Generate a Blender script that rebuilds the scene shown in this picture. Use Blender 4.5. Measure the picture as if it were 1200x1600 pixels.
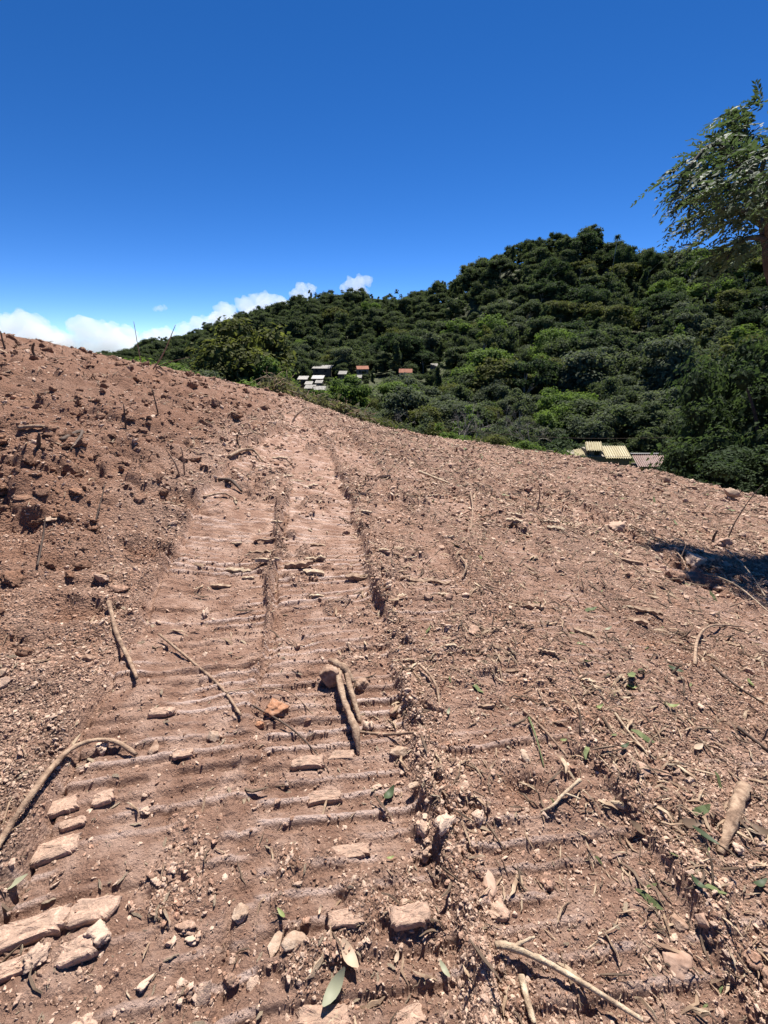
import bpy, bmesh, math, random
import numpy as np
from mathutils import Vector, Matrix, Euler

for o in list(bpy.data.objects):
    bpy.data.objects.remove(o, do_unlink=True)
SC = bpy.context.scene
COL = SC.collection
R = math.radians
rng = np.random.default_rng(11)
random.seed(11)

# ------------------------------------------------------------------ camera, sky, sun, exposure
EYE = 1.6
FPX = 671.0                       # focal length in photo pixels (1200 x 1600)
PITCH = R(21.2)
cam_d = bpy.data.cameras.new('camera')
cam = bpy.data.objects.new('camera', cam_d)
COL.objects.link(cam)
cam.location = (0, 0, EYE)
cam.rotation_euler = (R(90) - PITCH, 0, 0)
cam_d.sensor_fit = 'VERTICAL'
cam_d.sensor_height = 24.0
cam_d.lens = 24.0 * FPX / 1600.0
cam_d.clip_start = 0.05
cam_d.clip_end = 20000
SC.camera = cam

SUN_EL, SUN_AZ = R(60), R(14)     # azimuth measured clockwise from +Y (ahead of the camera)
SUN_DIR = Vector((math.sin(SUN_AZ) * math.cos(SUN_EL), math.cos(SUN_AZ) * math.cos(SUN_EL), math.sin(SUN_EL)))
W = bpy.data.worlds.new('World')
SC.world = W
W.use_nodes = True
wn = W.node_tree.nodes
sky = wn.new('ShaderNodeTexSky')
sky.sky_type = 'NISHITA'
sky.sun_disc = False
sky.sun_elevation = SUN_EL
sky.sun_rotation = SUN_AZ
sky.altitude = 2500
sky.air_density = 0.5
sky.dust_density = 0.0
sky.ozone_density = 1.5
bg = wn['Background']
bg.inputs['Strength'].default_value = 0.094
hsv = wn.new('ShaderNodeHueSaturation')        # the camera's saturated rendering of the blue sky
hsv.inputs['Saturation'].default_value = 1.32
hsv.inputs['Hue'].default_value = 0.507
W.node_tree.links.new(sky.outputs[0], hsv.inputs['Color'])
W.node_tree.links.new(hsv.outputs[0], bg.inputs[0])

sun_d = bpy.data.lights.new('sun', 'SUN')
sun_d.energy = 5.0
sun_d.angle = R(0.5)
sun_d.color = (1.0, 0.955, 0.88)
sun = bpy.data.objects.new('sun', sun_d)
COL.objects.link(sun)
sun.location = SUN_DIR * 100
sun.rotation_euler = SUN_DIR.to_track_quat('Z', 'Y').to_euler()

SC.view_settings.view_transform = 'Standard'
SC.view_settings.look = 'None'
SC.view_settings.gamma = 1
SC.view_settings.exposure = 1.0
SC.view_settings.use_curve_mapping = False
SC.render.engine = 'CYCLES'
SC.cycles.max_bounces = 6
SC.cycles.diffuse_bounces = 3
SC.cycles.glossy_bounces = 2
SC.cycles.transmission_bounces = 3
SC.cycles.transparent_max_bounces = 6
SC.cycles.volume_bounces = 5
SC.cycles.use_denoising = True

# ------------------------------------------------------------------ helpers
CP, SP = math.cos(PITCH), math.sin(PITCH)

def ray(px, py):
    u = (px - 600) / FPX
    v = (800 - py) / FPX
    return np.array([u, CP + v * SP, -SP + v * CP])

def at(px, py, t):                # point seen at that pixel, t metres ahead along the lens axis
    d = ray(px, py) * t
    return np.array([d[0], d[1], d[2] + EYE])

def project(x, y, z):
    z = z - EYE
    f = y * CP - z * SP
    return 600 + FPX * x / f, 800 - FPX * (y * SP + z * CP) / f, f

def h2(ix, iy, seed):
    a = ix.astype(np.int32).view(np.uint32) * np.uint32(374761393)
    a += iy.astype(np.int32).view(np.uint32) * np.uint32(668265263)
    a += np.uint32((seed * 974634533) & 0xFFFFFFFF)
    a ^= a >> np.uint32(13); a *= np.uint32(1274126177)
    a ^= a >> np.uint32(16); a *= np.uint32(2246822519)
    a ^= a >> np.uint32(15)
    return (a & np.uint32(0xFFFFFF)) * (1.0 / 0xFFFFFF)

def vnoise(x, y, seed=0):         # value noise in -1..1
    xi = np.floor(x); yi = np.floor(y)
    fx = x - xi; fy = y - yi
    fx = fx * fx * fx * (fx * (fx * 6 - 15) + 10); fy = fy * fy * fy * (fy * (fy * 6 - 15) + 10)
    a = h2(xi, yi, seed); b = h2(xi + 1, yi, seed); c = h2(xi, yi + 1, seed); d = h2(xi + 1, yi + 1, seed)
    return 2 * (a + (b - a) * fx + (c - a) * fy + (a - b - c + d) * fx * fy) - 1

def worley(x, y, seed=0):         # distance to the nearest feature point (cell units) and its random value
    xi = np.floor(x); yi = np.floor(y)
    best = np.full(x.shape, 9.0); val = np.zeros(x.shape)
    for i in (-1, 0, 1):
        for j in (-1, 0, 1):
            cx = xi + i; cy = yi + j
            dx = cx + h2(cx, cy, seed) - x; dy = cy + h2(cx, cy, seed + 7) - y
            d = dx * dx + dy * dy
            m = d < best
            best = np.where(m, d, best)
            val = np.where(m, h2(cx, cy, seed + 13), val)
    return np.sqrt(best), val

def sstep(a, b, x):
    t = np.clip((x - a) / (b - a), 0, 1)
    return t * t * (3 - 2 * t)

class TPS:
    def __init__(self, P, z, lam=0.0, kind='tps'):
        P = np.array(P, float); z = np.array(z, float); n = len(P)
        self.P = P; self.kind = kind
        A = np.zeros((n + 3, n + 3))
        A[:n, :n] = self.k(np.linalg.norm(P[:, None] - P[None], axis=2)) + lam * np.eye(n)
        A[:n, n] = 1; A[:n, n + 1:] = P
        A[n, :n] = 1; A[n + 1:, :n] = P.T
        self.w = np.linalg.solve(A, np.concatenate([z, [0, 0, 0]]))
    def k(self, r):
        if self.kind == 'lin':
            return -np.sqrt(r * r + 100.0)
        return r * r * np.log(r + 1e-9)
    def __call__(self, x, y):
        x = np.asarray(x, float); y = np.asarray(y, float)
        n = len(self.P)
        out = self.w[n] + self.w[n + 1] * x + self.w[n + 2] * y
        for i in range(n):
            out = out + self.w[i] * self.k(np.hypot(x - self.P[i, 0], y - self.P[i, 1]))
        return out

def new_mesh(name, verts, faces, mat=None, smooth=False, attrs=None):
    me = bpy.data.meshes.new(name)
    verts = np.asarray(verts, np.float32)
    if isinstance(faces, np.ndarray):
        nf, k = faces.shape
        me.vertices.add(len(verts)); me.vertices.foreach_set('co', verts.ravel())
        me.loops.add(nf * k); me.loops.foreach_set('vertex_index', faces.astype(np.int32).ravel())
        me.polygons.add(nf)
        me.polygons.foreach_set('loop_start', np.arange(0, nf * k, k, dtype=np.int32))
        me.polygons.foreach_set('loop_total', np.full(nf, k, np.int32))
        me.update(calc_edges=True)
    else:
        me.from_pydata([tuple(v) for v in verts], [], faces)
    if smooth:
        me.polygons.foreach_set('use_smooth', np.ones(len(me.polygons), bool))
    if attrs:
        for k, v in attrs.items():
            a = me.attributes.new(k, 'FLOAT', 'POINT')
            a.data.foreach_set('value', np.asarray(v, np.float32))
    if mat:
        me.materials.append(mat)
    me.update()
    return me

def link(name, me, parent=None, loc=None):
    o = bpy.data.objects.new(name, me)
    COL.objects.link(o)
    if parent:
        o.parent = parent
    if loc is not None:
        o.location = loc
    return o

def tag(o, label=None, cat=None, group=None, kind=None):
    if label: o['label'] = label
    if cat: o['category'] = cat
    if group: o['group'] = group
    if kind: o['kind'] = kind
    return o

def empty(name, loc=(0, 0, 0)):
    o = bpy.data.objects.new(name, None)
    o.empty_display_size = 0.2
    COL.objects.link(o)
    o.location = loc
    return o

# ------------------------------------------------------------------ materials
def mat_base(name):
    m = bpy.data.materials.new(name)
    m.use_nodes = True
    nt = m.node_tree
    return m, nt, nt.nodes['Principled BSDF']

def ramp(nt, fac, stops):
    r = nt.nodes.new('ShaderNodeValToRGB')
    els = r.color_ramp.elements
    while len(els) < len(stops):
        els.new(0.5)
    for e, (p, c) in zip(els, stops):
        e.position = p
        e.color = (*c, 1)
    nt.links.new(fac, r.inputs[0])
    return r.outputs[0]

def noise(nt, scale, detail=4, rough=0.6, vec=None, dist=0.0):
    n = nt.nodes.new('ShaderNodeTexNoise')
    n.inputs['Scale'].default_value = scale
    n.inputs['Detail'].default_value = detail
    n.inputs['Roughness'].default_value = rough
    n.inputs['Distortion'].default_value = dist
    if vec is None:
        tc = nt.nodes.new('ShaderNodeTexCoord')
        vec = tc.outputs['Object']
    nt.links.new(vec, n.inputs['Vector'])
    return n.outputs['Fac']

def mixc(nt, fac, a, b, mode='MIX'):
    m = nt.nodes.new('ShaderNodeMix')
    m.data_type = 'RGBA'
    m.blend_type = mode
    for sock, v in ((m.inputs[0], fac), (m.inputs[6], a), (m.inputs[7], b)):
        if hasattr(v, 'links') or isinstance(v, bpy.types.NodeSocket):
            nt.links.new(v, sock)
        elif isinstance(v, (int, float)):
            sock.default_value = v
        else:
            sock.default_value = (*v, 1)
    return m.outputs[2]

def mathn(nt, op, a, b=None, clamp=False):
    m = nt.nodes.new('ShaderNodeMath')
    m.operation = op
    m.use_clamp = clamp
    for i, v in enumerate((a, b)):
        if v is None: continue
        if isinstance(v, (int, float)): m.inputs[i].default_value = v
        else: nt.links.new(v, m.inputs[i])
    return m.outputs[0]

def bump(nt, bsdf, height, strength=0.5, dist=0.01):
    b = nt.nodes.new('ShaderNodeBump')
    b.inputs['Strength'].default_value = strength
    b.inputs['Distance'].default_value = dist
    nt.links.new(height, b.inputs['Height'])
    nt.links.new(b.outputs[0], bsdf.inputs['Normal'])

def soil_colour(nt):
    """loose pinkish-tan soil with orange and grey-brown patches"""
    geo = nt.nodes.new('ShaderNodeNewGeometry')
    pos = geo.outputs['Position']
    big = noise(nt, 0.55, 5, 0.6, pos)
    mid = noise(nt, 5.5, 5, 0.65, pos)
    fine = noise(nt, 60, 3, 0.7, pos)
    c = ramp(nt, big, [(0.3, (0.22, 0.115, 0.072)), (0.5, (0.3, 0.172, 0.115)), (0.7, (0.365, 0.23, 0.165))])
    c = mixc(nt, ramp(nt, mid, [(0.4, (0, 0, 0)), (0.72, (0.7, 0.7, 0.7))]), c, (0.42, 0.275, 0.2))
    org = noise(nt, 1.9, 4, 0.6, pos, 0.6)
    c = mixc(nt, ramp(nt, org, [(0.58, (0, 0, 0)), (0.72, (0.55, 0.55, 0.55))]), c, (0.4, 0.2, 0.105))
    c = mixc(nt, ramp(nt, fine, [(0.34, (0.8, 0.8, 0.8)), (0.56, (0, 0, 0))]), c, mixc(nt, 1.0, c, (0.56, 0.52, 0.5), 'MULTIPLY'))
    dk = noise(nt, 0.9, 6, 0.7, pos, 1.2)
    c = mixc(nt, ramp(nt, dk, [(0.47, (0, 0, 0)), (0.6, (0.7, 0.7, 0.7))]), c, (0.2, 0.118, 0.082))
    for sc, lo, hi in ((130, 0.62, 1.42), (48, 0.78, 1.22)):
        vo = nt.nodes.new('ShaderNodeTexVoronoi')
        vo.inputs['Scale'].default_value = sc
        vo.inputs['Randomness'].default_value = 1.0
        nt.links.new(pos, vo.inputs['Vector'])
        sep = nt.nodes.new('ShaderNodeSeparateColor')
        nt.links.new(vo.outputs['Color'], sep.inputs[0])
        g = ramp(nt, sep.outputs[0], [(0.0, (lo, lo, lo)), (0.75, (1, 1, 1)), (1.0, (hi, hi, hi))])
        c = mixc(nt, 1.0, c, g, 'MULTIPLY')
    return c, pos

def make_soil():
    m, nt, b = mat_base('soil')
    c, pos = soil_colour(nt)
    at_ = nt.nodes.new('ShaderNodeAttribute'); at_.attribute_name = 'pack'
    pk = at_.outputs['Fac']
    at2 = nt.nodes.new('ShaderNodeAttribute'); at2.attribute_name = 'dark_tone'
    pn = noise(nt, 7, 5, 0.6, pos)
    packed = ramp(nt, pn, [(0.3, (0.175, 0.092, 0.06)), (0.48, (0.235, 0.135, 0.092)), (0.66, (0.35, 0.225, 0.165))])
    c = mixc(nt, pk, c, packed)
    pol = nt.nodes.new('ShaderNodeAttribute'); pol.attribute_name = 'polish_sheen'
    c = mixc(nt, pol.outputs['Fac'], c, (0.46, 0.335, 0.275))  # compacted ribs paled: the light they catch is put into the colour
    c = mixc(nt, at2.outputs['Fac'], c, (0.2, 0.102, 0.063))  # dark red-brown soil of the bank, and the darker hollows
    c = mixc(nt, 1.0, c, (1.36, 1.4, 1.46), 'MULTIPLY')
    nt.links.new(c, b.inputs['Base Color'])
    rr = mathn(nt, 'MULTIPLY_ADD', pol.outputs['Fac'], -0.35)
    rr.node.inputs[2].default_value = 0.93
    nt.links.new(rr, b.inputs['Roughness'])
    b.inputs['Specular IOR Level'].default_value = 0.25
    vb = nt.nodes.new('ShaderNodeTexVoronoi'); vb.inputs['Scale'].default_value = 95; nt.links.new(pos, vb.inputs['Vector'])
    vb2 = nt.nodes.new('ShaderNodeTexVoronoi'); vb2.inputs['Scale'].default_value = 38; nt.links.new(pos, vb2.inputs['Vector'])
    grain = mathn(nt, 'ADD', mathn(nt, 'MULTIPLY', vb.outputs['Distance'], -0.9), mathn(nt, 'MULTIPLY', vb2.outputs['Distance'], -1.1))
    loose = mathn(nt, 'MULTIPLY_ADD', pk, -0.65); loose.node.inputs[2].default_value = 1.0
    hb = mathn(nt, 'ADD', noise(nt, 110, 6, 0.75, pos), mathn(nt, 'MULTIPLY', noise(nt, 28, 4, 0.7, pos), 1.3))
    hb = mathn(nt, 'ADD', hb, mathn(nt, 'MULTIPLY', grain, loose))
    bump(nt, b, hb, 1.0, 0.02)
    return m
M_SOIL = make_soil()

def make_clod(fixed=None):
    m, nt, b = mat_base('clod' if fixed is None else 'slab_crust')
    c, pos = soil_colour(nt)
    oi = nt.nodes.new('ShaderNodeObjectInfo')
    c = mixc(nt, fixed or ramp(nt, oi.outputs['Random'], [(0.2, (0, 0, 0)), (1.0, (0.85, 0.85, 0.85))]), c, (0.5, 0.36, 0.265))
    c = mixc(nt, 1.0, c, (1.25, 1.28, 1.33) if fixed != 0.02 else (0.86, 0.82, 0.8), 'MULTIPLY')
    nt.links.new(c, b.inputs['Base Color'])
    b.inputs['Roughness'].default_value = 0.95
    b.inputs['Specular IOR Level'].default_value = 0.15
    bump(nt, b, noise(nt, 140, 5, 0.7, pos), 0.8, 0.008)
    return m
M_CLOD = make_clod()

def simple(name, stops, scale=12, rough=0.85, bscale=60, bstr=0.5, bdist=0.004, stretch=None, spec=0.3):
    m, nt, b = mat_base(name)
    tc = nt.nodes.new('ShaderNodeTexCoord')
    vec = tc.outputs['Object']
    oi = nt.nodes.new('ShaderNodeObjectInfo')
    add = nt.nodes.new('ShaderNodeVectorMath'); add.operation = 'ADD'
    sc = nt.nodes.new('ShaderNodeMath'); sc.operation = 'MULTIPLY'; sc.inputs[1].default_value = 37.0
    nt.links.new(oi.outputs['Random'], sc.inputs[0])
    nt.links.new(vec, add.inputs[0]); nt.links.new(sc.outputs[0], add.inputs[1])
    vec = add.outputs[0]
    if stretch:
        mp = nt.nodes.new('ShaderNodeMapping')
        mp.inputs['Scale'].default_value = stretch
        nt.links.new(vec, mp.inputs['Vector'])
        vec = mp.outputs[0]
    c = ramp(nt, noise(nt, scale, 5, 0.65, vec), stops)
    nt.links.new(c, b.inputs['Base Color'])
    b.inputs['Roughness'].default_value = rough
    b.inputs['Specular IOR Level'].default_value = spec
    bump(nt, b, noise(nt, bscale, 4, 0.65, vec), bstr, bdist)
    return m

M_ROCK = simple('rock', [(0.3, (0.16, 0.09, 0.06)), (0.5, (0.27, 0.17, 0.118)), (0.7, (0.4, 0.285, 0.21))], 35, 0.9, 90, 0.8, 0.006)
M_PALEROCK = simple('pale_rock', [(0.3, (0.25, 0.16, 0.11)), (0.52, (0.38, 0.27, 0.195)), (0.72, (0.5, 0.39, 0.3))], 40, 0.9, 90, 0.8, 0.006)
M_CRUST = simple('crust', [(0.3, (0.25, 0.15, 0.105)), (0.5, (0.345, 0.225, 0.165)), (0.7, (0.41, 0.285, 0.215))], 22, 0.8)
M_ORANGE = simple('orange_clay', [(0.3, (0.22, 0.095, 0.05)), (0.5, (0.32, 0.155, 0.085)), (0.7, (0.4, 0.25, 0.17))], 60)
M_WOOD = simple('dead_wood', [(0.32, (0.12, 0.075, 0.05)), (0.48, (0.26, 0.17, 0.115)), (0.66, (0.4, 0.29, 0.2))], 30, 0.85, 90, 0.9, 0.006)
M_DARKWOOD = simple('dark_wood', [(0.3, (0.045, 0.03, 0.024)), (0.6, (0.11, 0.075, 0.055))], 20, 0.8)
M_PALEWOOD = simple('pale_wood', [(0.32, (0.24, 0.165, 0.11)), (0.5, (0.4, 0.305, 0.21)), (0.66, (0.54, 0.44, 0.32))], 30, 0.85, 90, 0.9, 0.006)
M_BARK = simple('bark', [(0.3, (0.022, 0.019, 0.017)), (0.6, (0.06, 0.052, 0.046))], 8, 0.95)
M_GREYBARK = simple('grey_bark', [(0.3, (0.2, 0.17, 0.14)), (0.6, (0.4, 0.36, 0.31))], 5, 0.9)

def leaf_mat(name, a, b_, trans=0.35, rough=0.5, scale=0.35, spec=0.3):
    """colour from the object's own tint, varied through the crown"""
    m = bpy.data.materials.new(name)
    m.use_nodes = True
    nt = m.node_tree
    p = nt.nodes['Principled BSDF']
    geo = nt.nodes.new('ShaderNodeNewGeometry')
    oi = nt.nodes.new('ShaderNodeObjectInfo')
    n = noise(nt, scale, 3, 0.6, geo.outputs['Position'])
    c = ramp(nt, n, [(0.32, a), (0.68, b_)])
    c = mixc(nt, 1.0, c, oi.outputs['Color'], 'MULTIPLY')
    rv = nt.nodes.new('ShaderNodeHueSaturation')
    vv = nt.nodes.new('ShaderNodeMapRange')
    vv.inputs[3].default_value = 0.75; vv.inputs[4].default_value = 1.3
    nt.links.new(geo.outputs['Random Per Island'], vv.inputs[0])
    nt.links.new(vv.outputs[0], rv.inputs['Value'])
    nt.links.new(c, rv.inputs['Color'])
    c = rv.outputs[0]
    nt.links.new(c, p.inputs['Base Color'])
    p.inputs['Roughness'].default_value = rough
    p.inputs['Specular IOR Level'].default_value = spec
    tr = nt.nodes.new('ShaderNodeBsdfTranslucent')
    c2 = mixc(nt, 1.0, c, (1.1, 1.18, 0.7), 'MULTIPLY')
    nt.links.new(c2, tr.inputs[0])
    mx = nt.nodes.new('ShaderNodeMixShader')
    mx.inputs[0].default_value = trans
    nt.links.new(p.outputs[0], mx.inputs[1]); nt.links.new(tr.outputs[0], mx.inputs[2])
    out = nt.nodes['Material Output']
    nt.links.new(mx.outputs[0], out.inputs['Surface'])
    return m
M_LEAF = leaf_mat('leaves', (0.055, 0.077, 0.037), (0.097, 0.118, 0.06), 0.42, 0.75, 0.35, 0.1)
M_NEARLEAF = leaf_mat('near_leaves', (0.055, 0.085, 0.042), (0.09, 0.125, 0.066), 0.35, 0.62, 2.0, 0.2)
M_DRYLEAF = leaf_mat('fallen_leaf', (0.75, 0.75, 0.75), (1.1, 1.1, 1.1), 0.15, 0.55, 8)
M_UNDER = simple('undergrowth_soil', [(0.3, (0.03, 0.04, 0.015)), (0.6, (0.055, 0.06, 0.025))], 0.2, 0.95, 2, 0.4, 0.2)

# ------------------------------------------------------------------ terrain
EDGE_PX = [(-420, 470, 12), (-150, 503, 13.5), (0, 528, 15), (100, 548, 16.5), (200, 566, 18), (320, 592, 20), (430, 614, 21.5), (560, 659, 22), (700, 688, 21.5),
           (800, 701, 20.5), (900, 717, 19.5), (1040, 744, 18), (1120, 764, 17), (1200, 782, 16), (1420, 830, 14), (1800, 900, 13)]
EDGE = np.array([at(*e) for e in EDGE_PX])
near_pts = [(0, 0, 0), (0, 1, 0), (0, 2.5, -0.02), (0, 6, -0.3), (0, 12, -1.0), (-1.3, 2.5, 0.03), (-1.4, 6, -0.03), (-2.4, 2.6, 0.28), (-2.8, 6, 0.42),
            (-4.2, 4.5, 0.72), (-5, 9, 0.75), (1.5, 1.5, -0.12), (2.2, 3.5, -0.42), (4, 5, -1.0), (4, 1.5, -0.8), (7, 8, -1.95), (-5, 0, 0.8), (5, -1, -0.9), (0, -6, 0.4), (-6, -6, 1.1), (6, -6, -0.9)]
dirt = TPS(np.vstack([EDGE[:, :2], np.array(near_pts)[:, :2]]), np.concatenate([EDGE[:, 2], np.array(near_pts)[:, 2]]), 0.05)

def edge_s(x, y):                 # signed distance past the rim of the clearing (plan), >0 outside
    x = np.asarray(x, float); y = np.asarray(y, float)
    best = np.full(x.shape, 1e9); sgn = np.ones(x.shape)
    pts = np.vstack([[-40, -8], EDGE[:, :2], [40, -8]])
    for i in range(len(pts) - 1):
        ax, ay = pts[i]; bx, by = pts[i + 1]
        dx, dy = bx - ax, by - ay
        tt = np.clip(((x - ax) * dx + (y - ay) * dy) / (dx * dx + dy * dy), 0, 1)
        ex = x - (ax + tt * dx); ey = y - (ay + tt * dy)
        d = np.hypot(ex, ey)
        s = np.where(-dy * ex + dx * ey > 0, 1.0, -1.0)
        m = d < best
        best = np.where(m, d, best); sgn = np.where(m, s, sgn)
    return best * sgn

CREST_PX = [(-200, 600, 620), (60, 585, 600), (200, 562, 540), (300, 533, 480), (400, 493, 420), (480, 466, 385), (560, 457, 365), (640, 470, 345), (700, 444, 315), (780, 396, 285),
            (830, 372, 268), (870, 366, 258), (930, 366, 252), (975, 396, 247), (1040, 406, 242), (1100, 398, 236), (1200, 370, 230), (1450, 330, 235)]
far_pts = []
for (px, py, t) in CREST_PX:
    p = at(px, py, t); far_pts.append((p[0], p[1], p[2] - 12.5))
    far_pts.append((p[0] * 1.4, p[1] * 1.4, p[2] - 45))
for (px, py, t, off) in [(0, 590, 330, -12), (200, 590, 260, -10), (330, 575, 280, -9), (330, 600, 120, -9), (450, 540, 265, -9), (480, 596, 175, -3), (560, 584, 170, -4), (640, 580, 165, -5), (600, 540, 255, -9), (700, 505, 245, -9),
                         (700, 585, 150, -8), (800, 480, 215, -9), (800, 590, 125, -8), (900, 440, 215, -9), (900, 520, 165, -9), (900, 600, 105, -8), (1000, 470, 190, -9), (1000, 590, 100, -8),
                         (1100, 540, 125, -9), (1200, 480, 140, -9), (1200, 600, 75, -9), (1100, 660, 52, -7), (1200, 690, 38, -7), (800, 655, 62, -7), (650, 640, 72, -7), (540, 630, 80, -6), (420, 600, 70, -8),
                         (950, 712, 50, -3.5), (1020, 724, 50, -3), (300, 585, 60, -8), (100, 550, 50, -8), (1450, 700, 45, -8)]:
    p = at(px, py, t); far_pts.append((p[0], p[1], p[2] + off))
far_pts += [(-900, 300, -40), (900, 200, 60), (-700, 1500, -60), (700, 1500, -30), (-300, -500, 20), (300, -500, -20), (-2500, 2500, -60), (2500, 2500, -60)]
fp = np.array(far_pts)
farT = TPS(fp[:, :2], fp[:, 2], 0.0, 'lin')

def terrain(x, y):
    s = edge_s(x, y)
    so = np.maximum(s, 0)
    drop = np.where(so < 4, so * so * 0.075, 1.2 + (so - 4) * 0.6)
    w = sstep(2, 22, s)
    dx = dirt(x, y)
    return (1 - w) * (dx - drop) + w * np.where(s > 1.5, farT(x, y), 0), s

# tracked-machine passes: centre line x = a + b*y + c*y^2, half width, strength
PASSES = [(-0.07, -0.12, -0.006, 0.345, 1.0, 0.0), (-0.56, -0.29, 0.018, 0.36, 0.95, 0.35), (0.72, -0.13, -0.004, 0.35, 0.68, 0.6),
          (1.55, -0.06, -0.010, 0.38, 0.52, 0.1), (2.9, 0.1, -0.01, 0.38, 0.68, 0.8)]
HOLES = []                        # filled below: x, y, radius, depth

def detail(x, y, r):
    """small relief of the worked soil: height offset, packed, polished (with painted sheen) and darker-tone masks"""
    def fade(lam): return np.clip(lam / (0.009 * r) - 0.45, 0, 1)
    wx = x + 0.06 * vnoise(x * 3, y * 3, 91); wy = y + 0.06 * vnoise(x * 3, y * 3, 92)
    n1 = vnoise(x * 0.7, y * 0.7, 1); n2 = vnoise(wx * 1.9, wy * 1.9, 2); n3 = vnoise(wx * 4.3, wy * 4.3, 3)
    n4 = vnoise(wx * 9.1, wy * 9.1, 4); n5 = vnoise(x * 19, y * 19, 5); n6 = vnoise(x * 41, y * 41, 6)
    # how broken up: the bank at the left is very lumpy, the right strewn, passes flat
    bank = sstep(-1.5, -2.1, x + 0.12 * y + 0.25 * n2) * sstep(26, 12, y)
    rough = 0.55 + 0.75 * bank
    dz = 0.05 * n1 + rough * (0.045 * n2 + 0.03 * n3 * fade(.23) + 0.022 * n4 * fade(.11) + 0.015 * n5 * fade(.052) + 0.010 * n6 * fade(.025) + 0.006 * vnoise(x * 83, y * 83, 7) * fade(.012))
    dz = dz + bank * (0.10 * np.abs(vnoise(wx * 0.9, wy * 0.9, 21)) + 0.07 * np.abs(n2))
    for sc, amp, sd in ((2.6, 0.06, 31), (6.5, 0.034, 32), (15, 0.017, 33), (34, 0.0085, 34), (70, 0.0045, 35)):
        f = fade(0.55 / sc)
        d, v = worley(wx * sc, wy * sc, sd)
        lump = np.clip(1 - d / (0.28 + 0.34 * v), 0, 1)
        lump = np.sqrt(lump) * (0.25 + 0.75 * v) * (v > 0.38)
        dz = dz + amp * lump * f * (0.4 + 0.8 * bank if sc < 5 else 0.7 + 0.45 * bank)
    pack = np.zeros(x.shape); pol = np.zeros(x.shape); flat = np.zeros(x.shape)
    for k, (a, b, c, hw, st, ph) in enumerate(PASSES):
        xc = a + b * y + c * y * y
        sl = b + 2 * c * y
        nn = np.sqrt(1 + sl * sl)
        v = (x - xc) / nn + 0.03 * n3 + 0.05 * n2 * sstep(1.5, 4, y)
        u = y * math.sqrt(1 + b * b) + sl * v + ph + 0.006 * n3
        ins = sstep(hw + 0.03, hw - 0.015, np.abs(v)) * sstep(22, 13, y)
        cover = sstep(-0.35, 0.25, vnoise(x * 1.3, y * 1.3, 40 + k) + 0.5 * n2 + 0.5 * n4 + 0.25 * n5 + (1.1 * st - 0.62) - 0.02 * y + 0.5 * sstep(2.6, 1.2, y))
        m = ins * cover * min(1, st + 0.1)
        P_ = 0.078
        q = u / P_
        idx = np.floor(q); fr = q - idx
        jit = h2(idx, np.full_like(idx, k * 1.0), 77)
        # each bar presses a steep-sided slot; some slots are shallow, filled or cut short
        seg = sstep(-0.25, 0.1, vnoise(v * 5 + 3 * k, idx * 1.7, 55 + k) + 0.8 * jit + 0.05)
        wob = fr + 0.05 * vnoise(v * 14, idx * 3.1, 57 + k)
        grv = -(sstep(0.30, 0.40, wob) - sstep(0.56, 0.74, wob)) * (0.0075 + 0.0115 * jit) * seg
        # side seams of the pads
        seam = -0.016 * np.exp(-((v - (0.05 if k % 2 else -0.09) - 0.02 * (jit - .5)) / 0.012) ** 2) * (np.mod(idx, 3) == 0)
        rib = (sstep(0.70, 0.80, wob) - sstep(0.93, 1.0, wob)) * (0.001 + 0.006 * jit) * seg
        h = -0.035 + (grv + rib + seam + (fr - 0.5) * 0.006) * fade(0.078) * (0.45 + 0.55 * sstep(-0.5, 0.4, vnoise(x * 2.3, u * 6, 50 + k))) + 0.008 * n3 + 0.006 * n4 + 0.0045 * n5 * fade(.05) + 0.003 * n6 * fade(.025)
        h = h + 0.03 * n1 + 0.012 * n2 * n3
        dz = dz * (1 - m) + (h + 0.12 * dz) * m
        pack = np.maximum(pack * (1 - 0.3 * m), m)
        pol = np.maximum(pol * (1 - m), m * (sstep(0.68, 0.78, wob) - sstep(0.92, 1.0, wob)) * seg * (0.35 + 0.65 * jit) * sstep(-0.3, 0.5, vnoise(x * 2.6, u * 7, 60 + k) + 0.3 * n4 + 0.1))
        # pressed-up lip along both edges
        lip = np.exp(-((np.abs(v) - hw - 0.035) / 0.035) ** 2) * st * sstep(16, 8, y)
        dz = dz + lip * (0.012 + 0.02 * n4) * (1 - pack)
        crack = np.exp(-((v + hw - 0.01) / 0.011) ** 2) * st * sstep(-0.2, 0.3, n2 + 0.5 * n3 + 0.2) * sstep(14, 6, y)
        dz = dz - 0.03 * crack * fade(.05)
    # windrow of loose clods along the right edge of the main pass
    a, b, c, hw, _, _ = PASSES[0]
    v = x - (a + b * y + c * y * y) - hw - 0.09
    wr = np.exp(-((v + 0.05 * n2 + 0.03 * n3) / (0.085 + 0.03 * n1)) ** 2) * (sstep(15, 8, y) * (0.35 + 0.65 * sstep(9, 3, y)))
    dz = dz + wr * (0.035 + 0.03 * np.abs(n4) + 0.02 * n3)
    pack = pack * (1 - 0.9 * wr)
    # the long crack and step between the two main passes
    vs = x - (a + b * y + c * y * y) + hw - 0.02 + 0.035 * n3 + 0.016 * n5
    sk = sstep(11, 6, y)
    dz = dz - (0.034 + 0.02 * n2) * np.exp(-(vs / 0.013) ** 2) * sk * (0.45 + 0.55 * sstep(-0.3, 0.3, n1 + n3)) + 0.014 * np.exp(-((vs + 0.03) / 0.03) ** 2) * sk
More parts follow.
